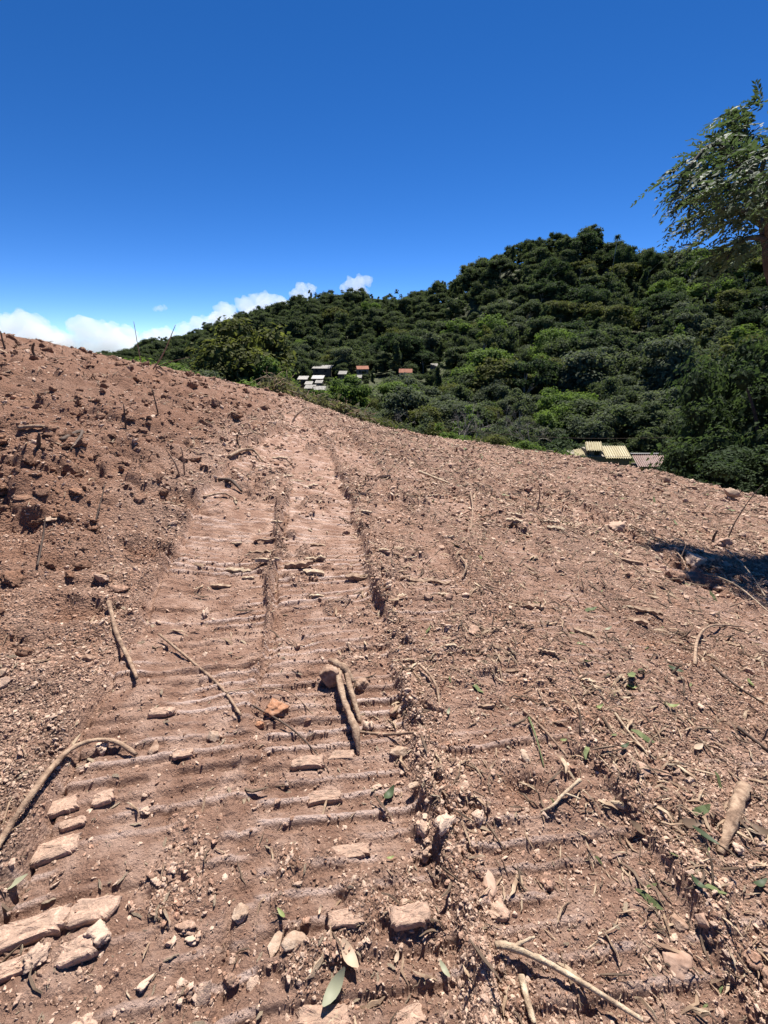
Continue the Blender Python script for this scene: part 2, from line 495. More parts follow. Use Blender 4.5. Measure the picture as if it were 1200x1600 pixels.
    # low ridges of pushed soil beside the lighter passes
    for k in (2, 3, 4):
        a2, b2, c2, hw2, _, _ = PASSES[k]
        v2 = x - (a2 + b2 * y + c2 * y * y) - hw2 - 0.16 + 0.12 * n1
        w2 = np.exp(-(v2 / 0.16) ** 2) * (0.5 + 0.5 * n1) * (0.22 + 0.78 * sstep(1.8, 4.5, y))
        dz = dz + w2 * (0.05 + 0.05 * np.abs(n3) + 0.035 * n4)
        pack = pack * (1 - 0.8 * w2)
    # coarser hummocks farther up the slope
    farw = sstep(3.0, 7.0, y) * (1 - pack)
    d3, v3 = worley(wx * 3.6, wy * 3.6, 81)
    dz = dz + farw * (0.06 * n2 * np.abs(n3) + 0.05 * np.abs(n3) + 0.05 * np.clip(1 - d3 / .55, 0, 1) * (v3 > .45))
    dark_tone = bank * (0.6 + 0.35 * sstep(-0.4, 0.8, n2 + 0.5 * n4))
    for (hx, hy, hr, hd) in HOLES:
        q = np.hypot(x - hx + 0.3 * hr * n2, (y - hy) * 1.5 + 0.3 * hr * n1) / hr + 0.2 * n4 + 0.1 * n5
        g = sstep(1.1, 0.1, q)
        dz = dz - hd * g
        dz = dz + 0.35 * hd * np.exp(-((q - 1.25) / 0.3) ** 2)
        dark_tone = np.maximum(dark_tone, 0.8 * g)  # hollows get darker towards their middle
    return dz, pack, pol, dark_tone

TT = np.geomspace(0.7, 70, 900)
def hit(px, py, full=True):       # the ground point seen at a pixel
    d = ray(px, py)
    P = d[None] * TT[:, None]
    x, y, z = P[:, 0], P[:, 1], P[:, 2] + EYE
    g, s = terrain(x, y)
    if full:
        g = g + detail(x, y, np.hypot(x, y + 1))[0] * sstep(2, 0, s)
    b = np.where(z < g)[0]
    i = b[0] if len(b) else len(TT) - 1
    if i == 0:
        return np.array([x[0], y[0], g[0]])
    f0, f1 = z[i - 1] - g[i - 1], z[i] - g[i]
    k = f0 / (f0 - f1 + 1e-12) if len(b) else 1.0
    t = TT[i - 1] + (TT[i] - TT[i - 1]) * min(max(k, 0), 1)
    p = d * t
    return np.array([p[0], p[1], p[2] + EYE])

for (px, py, rr, dd) in [(130, 766, 0.6, 0.11), (285, 786, 0.34, 0.1), (20, 810, 0.4, 0.05), (120, 960, 0.2, 0.06), (230, 862, 0.2, 0.07),
                         (815, 1230, 0.13, 0.035), (1090, 890, 0.5, 0.12)]:
    p = hit(px, py, False)
    HOLES.append((p[0], p[1], rr, dd))

def height(x, y):
    x = np.atleast_1d(np.asarray(x, float)); y = np.atleast_1d(np.asarray(y, float))
    g, s = terrain(x, y)
    return g + detail(x, y, np.hypot(x, y + 1))[0] * sstep(3, 0.5, s)

def build_ground():
    rad = np.concatenate([np.geomspace(0.75, 1.25, 40, endpoint=False), np.geomspace(1.25, 4.2, 420, endpoint=False), np.geomspace(4.2, 12, 260, endpoint=False), np.geomspace(12, 34, 150)])
    ang = np.linspace(-R(67), R(67), 840)
    def grid(rad, ang, close=False):
        A, Rr = np.meshgrid(ang, rad)
        x = Rr * np.sin(A); y = Rr * np.cos(A) - 1.0
        n, m = x.shape
        i = np.arange(n * m).reshape(n, m)
        f = np.stack([i[:-1, :-1].ravel(), i[:-1, 1:].ravel(), i[1:, 1:].ravel(), i[1:, :-1].ravel()], 1)
        return x.ravel(), y.ravel(), f, Rr.ravel()
    x1, y1, f1, r1 = grid(rad, ang)
    x2, y2, f2, r2 = grid(np.geomspace(0.05, 34, 110), np.linspace(R(67), R(293), 130))
    x3, y3, f3, r3 = grid(np.geomspace(0.05, 0.75, 12), np.linspace(-R(67), R(67), 60))
    x = np.concatenate([x1, x2, x3]); y = np.concatenate([y1, y2, y3]); r = np.concatenate([r1, np.maximum(r2 * 8, 2), r3 * 5 + 2])
    f = np.vstack([f1, f2 + len(x1), f3 + len(x1) + len(x2)])
    g, s = terrain(x, y)
    dz, pack, pol, dark_tone = detail(x, y, r)
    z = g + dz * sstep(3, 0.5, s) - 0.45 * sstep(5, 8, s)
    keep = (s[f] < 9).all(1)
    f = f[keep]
    me = new_mesh('ground', np.stack([x, y, z], 1), f, M_SOIL, False, {'pack': pack, 'polish_sheen': pol, 'dark_tone': dark_tone})
    o = link('ground', me)
    tag(o, 'bare reddish-brown bulldozed earth slope with track marks', None, None, 'structure')
    return o
build_ground()

def build_far():
    rad = np.concatenate([np.geomspace(6, 60, 50, endpoint=False), np.geomspace(60, 700, 130, endpoint=False), np.geomspace(700, 6000, 20)])
    ang = np.linspace(0, 2 * math.pi, 300)
    A, Rr = np.meshgrid(ang, rad)
    x = (Rr * np.sin(A)).ravel(); y = (Rr * np.cos(A)).ravel()
    g, s = terrain(x, y)
    z = g - 0.5 * sstep(6, 3, s) + 0.5 * vnoise(x * .1, y * .1, 8) * sstep(10, 30, s)
    n, m = A.shape
    i = np.arange(n * m).reshape(n, m)
    f = np.stack([i[:-1, :-1].ravel(), i[:-1, 1:].ravel(), i[1:, 1:].ravel(), i[1:, :-1].ravel()], 1)
    f = f[~(s[f] < 2.0).all(1)]
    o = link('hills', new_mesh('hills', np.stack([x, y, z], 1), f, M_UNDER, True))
    tag(o, 'steep hill and valley floor beneath the forest', None, None, 'structure')
build_far()

# ------------------------------------------------------------------ loose soil and litter (uncountable)
def ico(sub):
    bm = bmesh.new()
    bmesh.ops.create_icosphere(bm, subdivisions=sub, radius=1)
    v = np.array([p.co[:] for p in bm.verts]); f = np.array([[q.index for q in p.verts] for p in bm.faces])
    bm.free()
    return v, f
ICO1, ICO2, ICO3, ICO4 = ico(1), ico(2), ico(3), ico(4)

def n3d(v, sc, seed):             # cheap 3-D noise from two planes
    return 0.5 * (vnoise(v[:, 0] * sc + 3.1 * v[:, 2] * sc * .4, v[:, 1] * sc, seed) + vnoise(v[:, 2] * sc, v[:, 0] * sc - v[:, 1] * sc * .5, seed + 1))

def lump(vf, seed, amp=0.35, flat=(1, 1, 0.75), cuts=3, fine=0.12, crag=0.0):
    """an angular broken lump: noise plus a few planar fracture faces"""
    v, f = vf
    g = np.random.default_rng(seed)
    v = v * (1 + amp * n3d(v + seed * 1.7, 1.3, seed) + fine * n3d(v + seed, 3.7, seed + 5))[:, None]
    for _ in range(cuts):
        n = g.normal(size=3); n /= np.linalg.norm(n)
        d = 0.5 + 0.3 * g.random()
        k = v @ n - d
        v = v - np.where(k > 0, k * 0.96, 0)[:, None] * n[None]
    v = v * (1 + fine * 0.4 * n3d(v * 1.3 + seed, 6, seed + 9))[:, None]
    if crag: v = v * (1 + crag * n3d(v * 1.1 + seed, 11, seed + 19) + crag * .7 * n3d(v + seed, 23, seed + 29))[:, None]
    return v * np.array(flat)[None], f

PROTO = bpy.data.collections.new('scatter_prototypes')   # not linked to the scene
def proto_set(name, meshes, colour=None):
    c = bpy.data.collections.new(name)
    for i, me in enumerate(meshes):
        o = bpy.data.objects.new('%s_%02d' % (name, i), me)
        if colour: o.color = colour[i]
        c.objects.link(o)
    return c

def instancer(name, pts, rot, scl, idx, coll, label):
    me = bpy.data.meshes.new(name)
    me.vertices.add(len(pts)); me.vertices.foreach_set('co', np.asarray(pts, np.float32).ravel())
    for nm, val in (('rot', rot), ('scl', scl)):
        a = me.attributes.new(nm, 'FLOAT_VECTOR', 'POINT'); a.data.foreach_set('vector', np.asarray(val, np.float32).ravel())
    a = me.attributes.new('idx', 'INT', 'POINT'); a.data.foreach_set('value', np.asarray(idx, np.int32))
    me.update()
    o = link(name, me)
    ng = bpy.data.node_groups.new(name, 'GeometryNodeTree')
    ng.interface.new_socket('Geometry', in_out='INPUT', socket_type='NodeSocketGeometry')
    ng.interface.new_socket('Geometry', in_out='OUTPUT', socket_type='NodeSocketGeometry')
    N = ng.nodes
    gi = N.new('NodeGroupInput'); go = N.new('NodeGroupOutput')
    m2p = N.new('GeometryNodeMeshToPoints')
    ci = N.new('GeometryNodeCollectionInfo'); ci.inputs['Collection'].default_value = coll
    ci.inputs['Separate Children'].default_value = True; ci.inputs['Reset Children'].default_value = True
    iop = N.new('GeometryNodeInstanceOnPoints'); iop.inputs['Pick Instance'].default_value = True
    def na(nm, t):
        q = N.new('GeometryNodeInputNamedAttribute'); q.data_type = t; q.inputs['Name'].default_value = nm
        return q.outputs['Attribute']
    L = ng.links.new
    L(gi.outputs[0], m2p.inputs['Mesh']); L(m2p.outputs[0], iop.inputs['Points'])
    L(ci.outputs[0], iop.inputs['Instance']); L(na('idx', 'INT'), iop.inputs['Instance Index'])
    e2r = N.new('FunctionNodeEulerToRotation')
    L(na('rot', 'FLOAT_VECTOR'), e2r.inputs[0]); L(e2r.outputs[0], iop.inputs['Rotation'])
    L(na('scl', 'FLOAT_VECTOR'), iop.inputs['Scale'])
    L(iop.outputs[0], go.inputs[0])
    md = o.modifiers.new('scatter', 'NODES'); md.node_group = ng
    tag(o, label, None, None, 'stuff')
    return o

CL_SMALL = proto_set('crumb_form', [new_mesh('crumb', *lump(ICO3, 100 + i, 0.8, (1, 0.85, 0.6), 4, 0.4), M_CLOD) for i in range(9)])
M_BANK = make_clod(0.02)
CL_BANK = proto_set('bank_clod_form', [new_mesh('clod', *lump(ICO4, 260 + i, 0.8, (1, 0.9, 0.7), 2, 0.42, 0.06), M_BANK) for i in range(8)])
CL_BIG = proto_set('clod_form', [new_mesh('clod', *lump(ICO4, 200 + i, 0.75, (1, 0.9, 0.72), 2, 0.36), M_CLOD) for i in range(8)])

def strip_mesh(L, wd, th, bend, seed, mat, n=5, blunt=False):
    g = np.random.default_rng(seed)
    V = []; F = []
    for i in range(n):
        t = i / (n - 1) * 2 - 1
        wf = (1 - abs(t) ** 7) * 0.45 + 0.55 if blunt else (1 - abs(t) ** 2.5) * 0.75 + 0.25
        cx = t * L / 2; cy = bend * L * (1 - t * t) + g.normal() * 0.03 * L; cz = g.normal() * 0.03 * L
        for a, b in ((-1, -1), (1, -1), (1, 1), (-1, 1)):
            V.append((cx + g.normal() * .02 * L, cy + a * wd / 2 * wf * (0.8 + 0.4 * g.random()), cz + b * th / 2 * wf))
    for i in range(n - 1):
        for a in range(4):
            F.append((i * 4 + a, i * 4 + (a + 1) % 4, i * 4 + 4 + (a + 1) % 4, i * 4 + 4 + a))
    F += [(3, 2, 1, 0), ((n - 1) * 4, (n - 1) * 4 + 1, (n - 1) * 4 + 2, (n - 1) * 4 + 3)]
    return new_mesh('splinter', V, F, mat)

M_LITTER = simple('litter', [(0.3, (0.17, 0.105, 0.07)), (0.5, (0.3, 0.205, 0.135)), (0.68, (0.5, 0.4, 0.28))], 1.0, 0.85, 50)
M_DARKLIT = simple('dark_litter', [(0.3, (0.07, 0.048, 0.034)), (0.6, (0.16, 0.11, 0.075))], 1.0, 0.85, 50)
M_GREENLIT = simple('green_litter', [(0.3, (0.055, 0.08, 0.025)), (0.6, (0.16, 0.18, 0.07))], 1.0, 0.6, 50)
SPL = proto_set('splinter_form', [strip_mesh(1, .06 + .04 * (i % 3), .05, rng.normal(0, .12), 300 + i, M_LITTER) for i in range(6)]
                + [strip_mesh(1, .2 + .08 * (i % 3), .08, rng.normal(0, .05), 310 + i, M_PALEWOOD) for i in range(3)]
                + [strip_mesh(1, .07, .06, rng.normal(0, .06), 320 + i, M_DARKLIT) for i in range(4)]
                + [strip_mesh(1, .26, .025, rng.normal(0, .1), 330 + i, M_GREENLIT) for i in range(3)])

def scatter_xy(n, r0=1.3, r1=26, amax=66, p=0.85, amin=None):
    a = R(amax) * (rng.random(n) * 2 - 1)
    r = np.exp(np.log(r0) + (np.log(r1) - np.log(r0)) * rng.random(n) ** p)
    return r * np.sin(a), r * np.cos(a) - 1.0, r

def scatter(n, want, smax=1.0, r1=26, p=1.15):
    k = int(n * 2.0)
    x, y, r = scatter_xy(k, r1=r1, p=p)
    g, s = terrain(x, y)
    dz, pack, pol, dark_tone = detail(x, y, r)
    v0 = x - (PASSES[0][0] + PASSES[0][1] * y + PASSES[0][2] * y * y) - PASSES[0][3] - 0.09
    wr = np.exp(-(v0 / 0.12) ** 2)
    bank = sstep(-1.4, -2.1, x + 0.12 * y)
    patch = np.clip(0.5 + 0.55 * vnoise(x * 0.9, y * 0.9, 71) + 0.5 * vnoise(x * 3.3, y * 3.3, 72), 0.05, 1)
    w = want(x, y, pack, wr, bank, patch)
    ok = np.where((rng.random(k) < w) & (s < smax))[0][:n]
    return x[ok], y[ok], (g + dz)[ok], r[ok], bank[ok]

def put_clods(n, lo, hi, power, coll, nform, want, name, label, sink=0.15, grow=0.13):
    x, y, z, r, bank = scatter(n, want)
    m = len(x)
    size = (lo + (hi - lo) * rng.random(m) ** power) * (0.62 + grow * r)
    scl = np.stack([size * (0.7 + 0.6 * rng.random(m)), size * (0.7 + 0.6 * rng.random(m)), size * (0.6 + 0.5 * rng.random(m))], 1)
    instancer(name, np.stack([x, y, z + size * sink], 1), rng.normal(0, 0.5, (m, 3)) + np.stack([0 * x, 0 * x, rng.random(m) * 6.28], 1), scl, rng.integers(0, nform, m), coll, label)
put_clods(165000, 0.0026, 0.0135, 4.0, CL_SMALL, 9, lambda x, y, p, w, b, t: np.clip((1 - 0.9 * p) * (0.2 + 0.8 * t) + 0.5 * w, 0.06, 1) * (1 - .45 * b), 'soil_crumbs', 'small crumbs of dry soil strewn over the whole slope')
put_clods(5200, 0.010, 0.036, 2.6, CL_BIG, 8, lambda x, y, p, w, b, t: np.clip(t * t * 0.22 * (1 - .6 * b) * (1 - .8 * p) + 0.55 * w * t, 0.004, 1), 'soil_clods', 'loose clods of dry soil heaped along the tracks and bank', 0.1, 0.15)

put_clods(14000, 0.007, 0.045, 3.2, CL_BANK, 8, lambda x, y, p, w, b, t: b * (.2 + .8 * t) * sstep(2.0, 3.0, np.hypot(x, y)), 'bank_clods', 'dark clods covering the broken bank', 0.1, 0.12)
put_clods(60000, 0.0065, 0.024, 3.2, CL_SMALL, 9, lambda x, y, p, w, b, t: sstep(3.5, 6, np.hypot(x, y)) * (1 - .6 * p) * (.3 + .7 * t) * (1 - .75 * b), 'distant_soil_crumbs', 'crumbled soil covering the upper slope', 0.12, 0.155)
def put_grit():
    x, y, r = scatter_xy(240000, 1.3, 4.6, 62, 1.1)
    g_, s_ = terrain(x, y)
    dz, pack, _, _ = detail(x, y, r)
    keep = rng.random(len(x)) < np.clip(1 - 0.75 * pack, .1, 1) * np.clip(.55 + .5 * vnoise(x * 2.1, y * 2.1, 73), .15, 1)
    x, y, z, r = x[keep], y[keep], (g_ + dz)[keep], r[keep]
    m = len(x)
    size = (0.0019 + 0.0036 * rng.random(m) ** 2) * (0.6 + .22 * r)
    instancer('grit', np.stack([x, y, z + size * .25], 1), rng.random((m, 3)) * 6.28, np.stack([size * 1.2, size, size * .85], 1), rng.integers(0, 9, m), CL_SMALL, 'fine grit covering the soil near the camera')
put_grit()
def put_litter(n, idxs, L0, L1, want, name, label, tilt=0.2, p=1.1):
    x, y, z, r, bank = scatter(n, want, 2.0, p=p)
    m = len(x)
    L = (L0 + (L1 - L0) * rng.random(m) ** 3) * (0.6 + 0.16 * r)
    scl = np.stack([L, L * (0.7 + 0.6 * rng.random(m)), L], 1)
    rot = np.stack([rng.normal(0, 0.5, m), rng.normal(0, tilt, m), rng.random(m) * 6.28], 1)
    instancer(name, np.stack([x, y, z + 0.05 * L + np.abs(rot[:, 1]) * L * 0.25 + 0.002], 1), rot, scl, rng.choice(idxs, m), SPL, label)
rf = lambda x, y, p, w, b, t: sstep(3.5, 6.5, np.hypot(x, y)) * (1 - .5 * p) * (.35 + .65 * t) * (1 - .75 * b)
put_litter(9000, [6, 7, 8], 0.012, 0.05, rf, 'distant_shavings', 'pale wood shavings on the upper slope', 0.3)
put_litter(16000, list(range(6)), 0.014, 0.10, rf, 'distant_straw_litter', 'pale straw and splinters on the upper slope')
put_litter(4500, [9, 10, 11, 12], 0.02, 0.10, rf, 'distant_twig_litter', 'dark twigs on the upper slope', 0.4)
rs = lambda x, y, p, w, b, t: np.clip(0.10 + 0.65 * sstep(-0.4, 1.4, x + 0.1 * y) + 0.3 * sstep(4, 8, y), 0, 1) * (1 - 0.6 * p) * (0.3 + 0.7 * t) * (1 - .6 * b)
put_litter(36000, list(range(6)), 0.012, 0.10, rs, 'straw_litter', 'pale straw and splinters littering the soil')
put_litter(17000, [9, 10, 11, 12], 0.02, 0.12, rs, 'twig_litter', 'dark twig fragments littering the soil', 0.35)
put_litter(3600, [6, 7, 8], 0.010, 0.045, lambda x, y, p, w, b, t: (0.2 + 0.5 * t) * (1 - .5 * b), 'wood_shavings', 'pale wood shavings scattered over the soil')
put_litter(1100, [13, 14, 15], 0.03, 0.10, lambda x, y, p, w, b, t: sstep(0.3, 1.8, x + 0.1 * y) * t, 'leaf_litter', 'shreds of green and drying leaves on the soil', 0.35, 0.7)

# ------------------------------------------------------------------ single pieces lying on the slope
def tube(pts, rad, sides=7, seed=0, knobby=0.12, sub=4):
    """a tapering, slightly crooked round stick through pts"""
    P = np.array(pts, float); rad = np.array(rad, float)
    n = len(P)
    ts = np.linspace(0, n - 1, (n - 1) * sub + 1)
    out = []
    for t in ts:
        i = min(int(t), n - 2); f = t - i
        p0, p1, p2, p3 = P[max(i - 1, 0)], P[i], P[i + 1], P[min(i + 2, n - 1)]
        out.append(0.5 * ((2 * p1) + (p2 - p0) * f + (2 * p0 - 5 * p1 + 4 * p2 - p3) * f * f + (3 * p1 - p0 - 3 * p2 + p3) * f ** 3))
    Q = np.array(out)
    rr = np.interp(ts, np.arange(n), rad)
    g = np.random.default_rng(seed)
    V = []; F = []
    ref = np.array([0.13, 0.21, 0.97])
    for k in range(len(Q)):
        d = Q[min(k + 1, len(Q) - 1)] - Q[max(k - 1, 0)]
        d /= np.linalg.norm(d) + 1e-9
        a = np.cross(d, ref)
        if np.linalg.norm(a) < 0.1: a = np.cross(d, [1, 0, 0])
        a /= np.linalg.norm(a); b = np.cross(d, a)
        for j in range(sides):
            an = j / sides * math.tau
            q = rr[k] * (1 + knobby * g.normal())
            V.append(Q[k] + (a * math.cos(an) + b * math.sin(an)) * q)
    for k in range(len(Q) - 1):
        for j in range(sides):
            F.append((k * sides + j, k * sides + (j + 1) % sides, (k + 1) * sides + (j + 1) % sides, (k + 1) * sides + j))
    F.append(tuple(range(sides))[::-1]); F.append(tuple(range((len(Q) - 1) * sides, len(Q) * sides)))
    return V, F

def at_origin(V):
    V = np.array(V, float)
    c = np.array([V[:, 0].mean(), V[:, 1].mean(), V[:, 2].min()])
    return V - c, c

TWIG_N = [0]
def stick(name, px, rad, mat, label, cat, lift=None, group=None, forks=()):
    TWIG_N[0] += 1
    pts = []
    for i, q in enumerate(px):
        p = hit(*q[:2])
        p[2] += (q[2] if len(q) > 2 else 0.0) + rad * 0.7
        pts.append(p)
    n = len(pts)
    rad *= 0.85
    V, F = tube(pts, np.linspace(rad, rad * 0.6, n) * (1 + .15 * rng.normal(size=n)), 8, TWIG_N[0], 0.13, 6)
    V = list(V)
    for (i, dx, dy, dz, k) in forks:
        b0 = np.array(pts[i]); b1 = b0 + np.array([dx, dy, dz]) * 0.5 + rng.normal(0, .01, 3); b2 = b0 + np.array([dx, dy, dz])
        v2, f2 = tube([b0, b1, b2], [rad * k, rad * k * .8, rad * k * .5], 5, TWIG_N[0] + 50)
        F += [tuple(a + len(V) for a in f) for f in f2]
        V += list(v2)
    V, c = at_origin(V)
    o = link(name, new_mesh(name, V, F, mat, True), None, c)
    return tag(o, label, cat, group)

G_ST = 'sticks lying on the slope'
S = lambda *a, **k: stick(*a, group=G_ST, **k)
S('stick', [(172, 948, .02), (182, 990), (203, 1035), (216, 1068, .02)], 0.021, M_WOOD, 'short stout pale branch lying on the clodded bank', 'stick')
S('stick', [(250, 999, .03), (300, 1035), (345, 1075), (377, 1122, .01)], 0.011, M_WOOD, 'long thin bare branch slanting from bank foot onto the track', 'stick')
S('root', [(-14, 1356, .02), (20, 1300, .02), (62, 1243, .03), (108, 1187, .03), (150, 1168, .03), (185, 1168, .02), (214, 1182)], 0.014, M_WOOD, 'long brown root bent like a hook beside the crusted slabs', 'root')
S('twig', [(395, 1108, .02), (450, 1140, .02), (490, 1175, .01), (514, 1208)], 0.0055, M_DARKWOOD, 'thin black twig lying below the orange clay lump', 'twig')
S('twig', [(352, 1085, .01), (400, 1083, .03), (440, 1085, .03), (468, 1098, .02), (500, 1133)], 0.0045, M_WOOD, 'fine arching twig above the orange clay lump', 'twig')
S('stick', [(553, 1146, .01), (600, 1149), (650, 1146)], 0.009, M_WOOD, 'short straight twig pointing from root stump to clod ridge', 'twig')
S('branch', [(772, 1488, .03), (800, 1494, .035), (850, 1515, .03), (920, 1552, .02), (1000, 1602, .02)], 0.012, M_PALEWOOD, 'long frayed pale branch nearest the camera among loose clods', 'branch', forks=((1, .06, .01, .03, .6),))
S('stick', [(813, 1530, .01), (822, 1560), (834, 1602)], 0.013, M_PALEWOOD, 'pale stub of stick below the long frayed branch', 'stick')
S('stick', [(655, 1045, .02), (672, 1065, .03), (683, 1085, .02), (687, 1112)], 0.010, M_WOOD, 'curved brown stick on the clod ridge beyond the root stump', 'stick')
S('stalk', [(825, 1130, .03), (836, 1160, .03), (850, 1200)], 0.005, M_GREENLIT, 'green broken plant stem beside the small hollow', 'stem')
S('stick', [(905, 1228, .03), (880, 1247, .02), (862, 1264, .01), (845, 1270)], 0.008, M_PALEWOOD, 'small pale forked stick at the rim of the small hollow', 'stick', forks=((1, .05, -.03, .01, .8),))
S('stick', [(960, 1118, .01), (990, 1155), (1024, 1192, .01)], 0.008, M_PALEWOOD, 'straight pale stick among leafy litter', 'stick')
S('stick', [(818, 1112), (850, 1145, .01), (886, 1184)], 0.009, M_WOOD, 'dull brown stick half sunk in the soil above the hollow', 'stick')
S('branch', [(1085, 1040, .0), (1088, 1005, .04), (1110, 988, .06), (1165, 984, .02)], 0.011, M_WOOD, 'hooked branch arching over the soil below the tree shadow', 'branch')
S('stick', [(1112, 1040), (1150, 1075, .01), (1200, 1105)], 0.008, M_DARKWOOD, 'dark thin stick below the hooked branch', 'stick')
S('stick', [(1150, 1140, .01), (1200, 1175)], 0.010, M_DARKWOOD, 'short dark stick by the frame edge under the litter', 'stick')
S('log', [(1162, 1232, -.004), (1145, 1280, -.008), (1124, 1335, -.012)], 0.025, M_WOOD, 'thick dusty log half buried beside dead leaves', 'log')
S('branch', [(985, 826, .05), (1030, 850, .05), (1062, 878, .06), (1078, 908)], 0.013, M_WOOD, 'thin pale branch reaching into the tree shadow', 'branch', forks=((2, .1, .1, .15, .6),))
S('branch', [(1130, 868, .1), (1160, 895, .08), (1200, 940)], 0.012, M_PALEWOOD, 'pale branch leaning out of the shaded hollow', 'branch')
S('branch', [(1110, 905, .05), (1150, 925, .06), (1210, 965)], 0.010, M_PALEWOOD, 'second pale branch just below the shaded hollow', 'branch')
S('branch', [(655, 741, .03), (680, 750, .02), (702, 757)], 0.03, M_PALEWOOD, 'pale broken branch on the litter strip above the track', 'branch')
S('branch', [(358, 716), (378, 711, .05), (397, 711, .05), (411, 723)], 0.028, M_WOOD, 'bowed branch at the foot of the upper bank', 'branch')
S('branch', [(343, 752), (362, 757, .03), (378, 770)], 0.026, M_DARKWOOD, 'dark curved branch under the bowed one', 'branch')
S('stick', [(318, 778), (350, 775, .02), (372, 784)], 0.014, M_WOOD, 'grey stick lying along the track edge by the dark pit', 'stick')
S('stick', [(30, 672), (62, 672, .02), (92, 671)], 0.03, M_WOOD, 'straight grey pole on the bank top', 'stick')
S('stick', [(95, 690), (130, 680, .03), (112, 705)], 0.022, M_DARKWOOD, 'dark crooked branch beside the grey pole', 'branch')
S('stick', [(720, 875, .02), (728, 890, .03), (722, 905)], 0.012, M_WOOD, 'small bent twig standing on the strewn slope', 'twig')
S('branch', [(735, 770), (738, 800, .04), (735, 830)], 0.014, M_WOOD, 'thin upright twig on the strewn slope above the track', 'twig')
S('stick', [(150, 820, .02), (165, 800, .12), (172, 790, .18)], 0.007, M_DARKWOOD, 'thin dark stem poking from the bank below the pale patch', 'stem')
S('stick', [(60, 890, .02), (75, 868, .12), (84, 850, .2)], 0.007, M_DARKWOOD, 'leaning dark stem poking from the lumpy bank', 'stem')
S('stick', [(640, 1590), (690, 1440), (715, 1478)], 0.004, M_WOOD, 'wiry rootlet beside the clod ridge near the camera', 'rootlet') if False else None

# the upright root stump with the rock it leans on
def root_stump():
    b = hit(545, 1150)
    o = empty('root_stump', b)
    def P(px, py, up):
        p = hit(px, py); p[2] += up
        return p - b
    def part(pts, rad, nm, sd):
        V, F = tube(pts, rad, 8, sd, 0.16)
        link(nm, new_mesh(nm, V, F, M_WOOD, True), o)
    part([P(529, 1062, .06), P(533, 1092, .07), P(545, 1128, .06), P(556, 1152, .05), P(560, 1180, 0)], [.017, .016, .014, .017, .006], 'root', 801)
    part([P(541, 1062, .05), P(549, 1092, .05), P(556, 1112, .03), P(563, 1130, .0)], [.016, .014, .012, .007], 'root', 802)
    part([P(516, 1048, .07), P(527, 1056, .08), P(541, 1062, .06), P(552, 1072, .02)], [.014, .02, .02, .012], 'stump', 803)
    tag(o, 'forked root stump sticking up from the middle of the track', 'root')
root_stump()

def stone(name, px, py, wpx, aspect, flat, mat, label, cat, seed, group=None, sub=None, amp=0.45, yaw=None, sink=0.36, fine=0.2, cuts=9):
    p = hit(px, py)
    f = project(*p)[2]
    w = wpx * f / FPX / 2
    v, fc = lump(sub or (ICO4 if mat in (M_CLOD, M_ORANGE) else ICO3 if wpx < 16 else ICO4), seed, amp, (1, aspect, flat), cuts, fine, 0.09 if mat in (M_CLOD, M_ORANGE) else 0.03)
    v = v * w
    a = rng.random() * 0.5 - 0.25 if yaw is None else yaw
    c, s = math.cos(a), math.sin(a)
    v = np.stack([v[:, 0] * c - v[:, 1] * s, v[:, 0] * s + v[:, 1] * c, v[:, 2]], 1)
    zb = v[:, 2].min()
    p[2] += -zb * (1 - 1.9 * sink)
    o = link(name, new_mesh(name, v, fc, mat), None, p)
    return tag(o, label, cat, group)

M_SLAB = make_clod(0.35)
G_RK = 'single stones on the slope'
st = lambda *a, **k: stone('stone', *a, group=G_RK, **k)
st(517, 1066, 36, 0.8, 0.95, M_ROCK, 'blocky rock leaning against the forked root stump', 'rock', 401, sink=0.1)
st(567, 1072, 26, 0.8, 0.7, M_ROCK, 'small rounded rock behind the forked root stump', 'rock', 402)
st(336, 1152, 24, 0.7, 0.6, M_PALEROCK, 'small pale stone alone on the pressed track', 'stone', 403)
st(240, 1172, 20, 1.5, 0.4, M_ROCK, 'flat upright grey-brown stone above the crusted slabs', 'stone', 404)
st(375, 1428, 26, 1.0, 0.8, M_PALEROCK, 'pale rounded stone beside the long crack in the track', 'stone', 405)
st(430, 1476, 21, 2.2, 0.45, M_PALEROCK, 'long narrow stone chip standing askew near a flat block', 'stone', 406, yaw=-0.3)
st(462, 1474, 40, 0.55, 0.4, M_PALEROCK, 'flat brick-shaped stone beside the narrow chip', 'stone', 407)
st(362, 1535, 26, 0.9, 0.8, M_CLOD, 'round clod on the crack near the camera', 'clod', 408, fine=0.35)
st(622, 1176, 36, 0.55, 0.3, M_PALEROCK, 'flat tan stone on the track edge beyond the dark leaf', 'stone', 409)
st(748, 1279, 25, 0.9, 0.85, M_CLOD, 'dark crumbly round clod on the loose strip', 'clod', 410, fine=0.4)
st(663, 1297, 26, 0.9, 0.75, M_CLOD, 'crumbly clod at the track edge below the dark leaf', 'clod', 411, fine=0.4)
st(426, 1108, 34, 0.7, 0.42, M_ORANGE, 'crumbly bright orange clay lump on the track', 'clay lump', 412, fine=0.6, cuts=1, amp=.6)
st(408, 1135, 17, 0.8, 0.6, M_ORANGE, 'smaller orange clay crumb below the clay lump', 'clay lump', 413, fine=0.4)
st(1140, 778, 26, 0.8, 0.8, M_PALEROCK, 'pale boulder on the rim of the clearing by the forest', 'boulder', 414, sink=0.12)
st(1041, 756, 14, 0.8, 1.0, M_ROCK, 'reddish pointed rock on the rim below the rusty roof', 'rock', 415, sink=0.1)
st(1080, 764, 22, 0.7, 0.45, M_ROCK, 'low brown rock on the rim next to the pale boulder', 'rock', 416)
st(952, 762, 14, 0.7, 0.6, M_ROCK, 'dark stone on the slope below the yellow roofs', 'stone', 417)
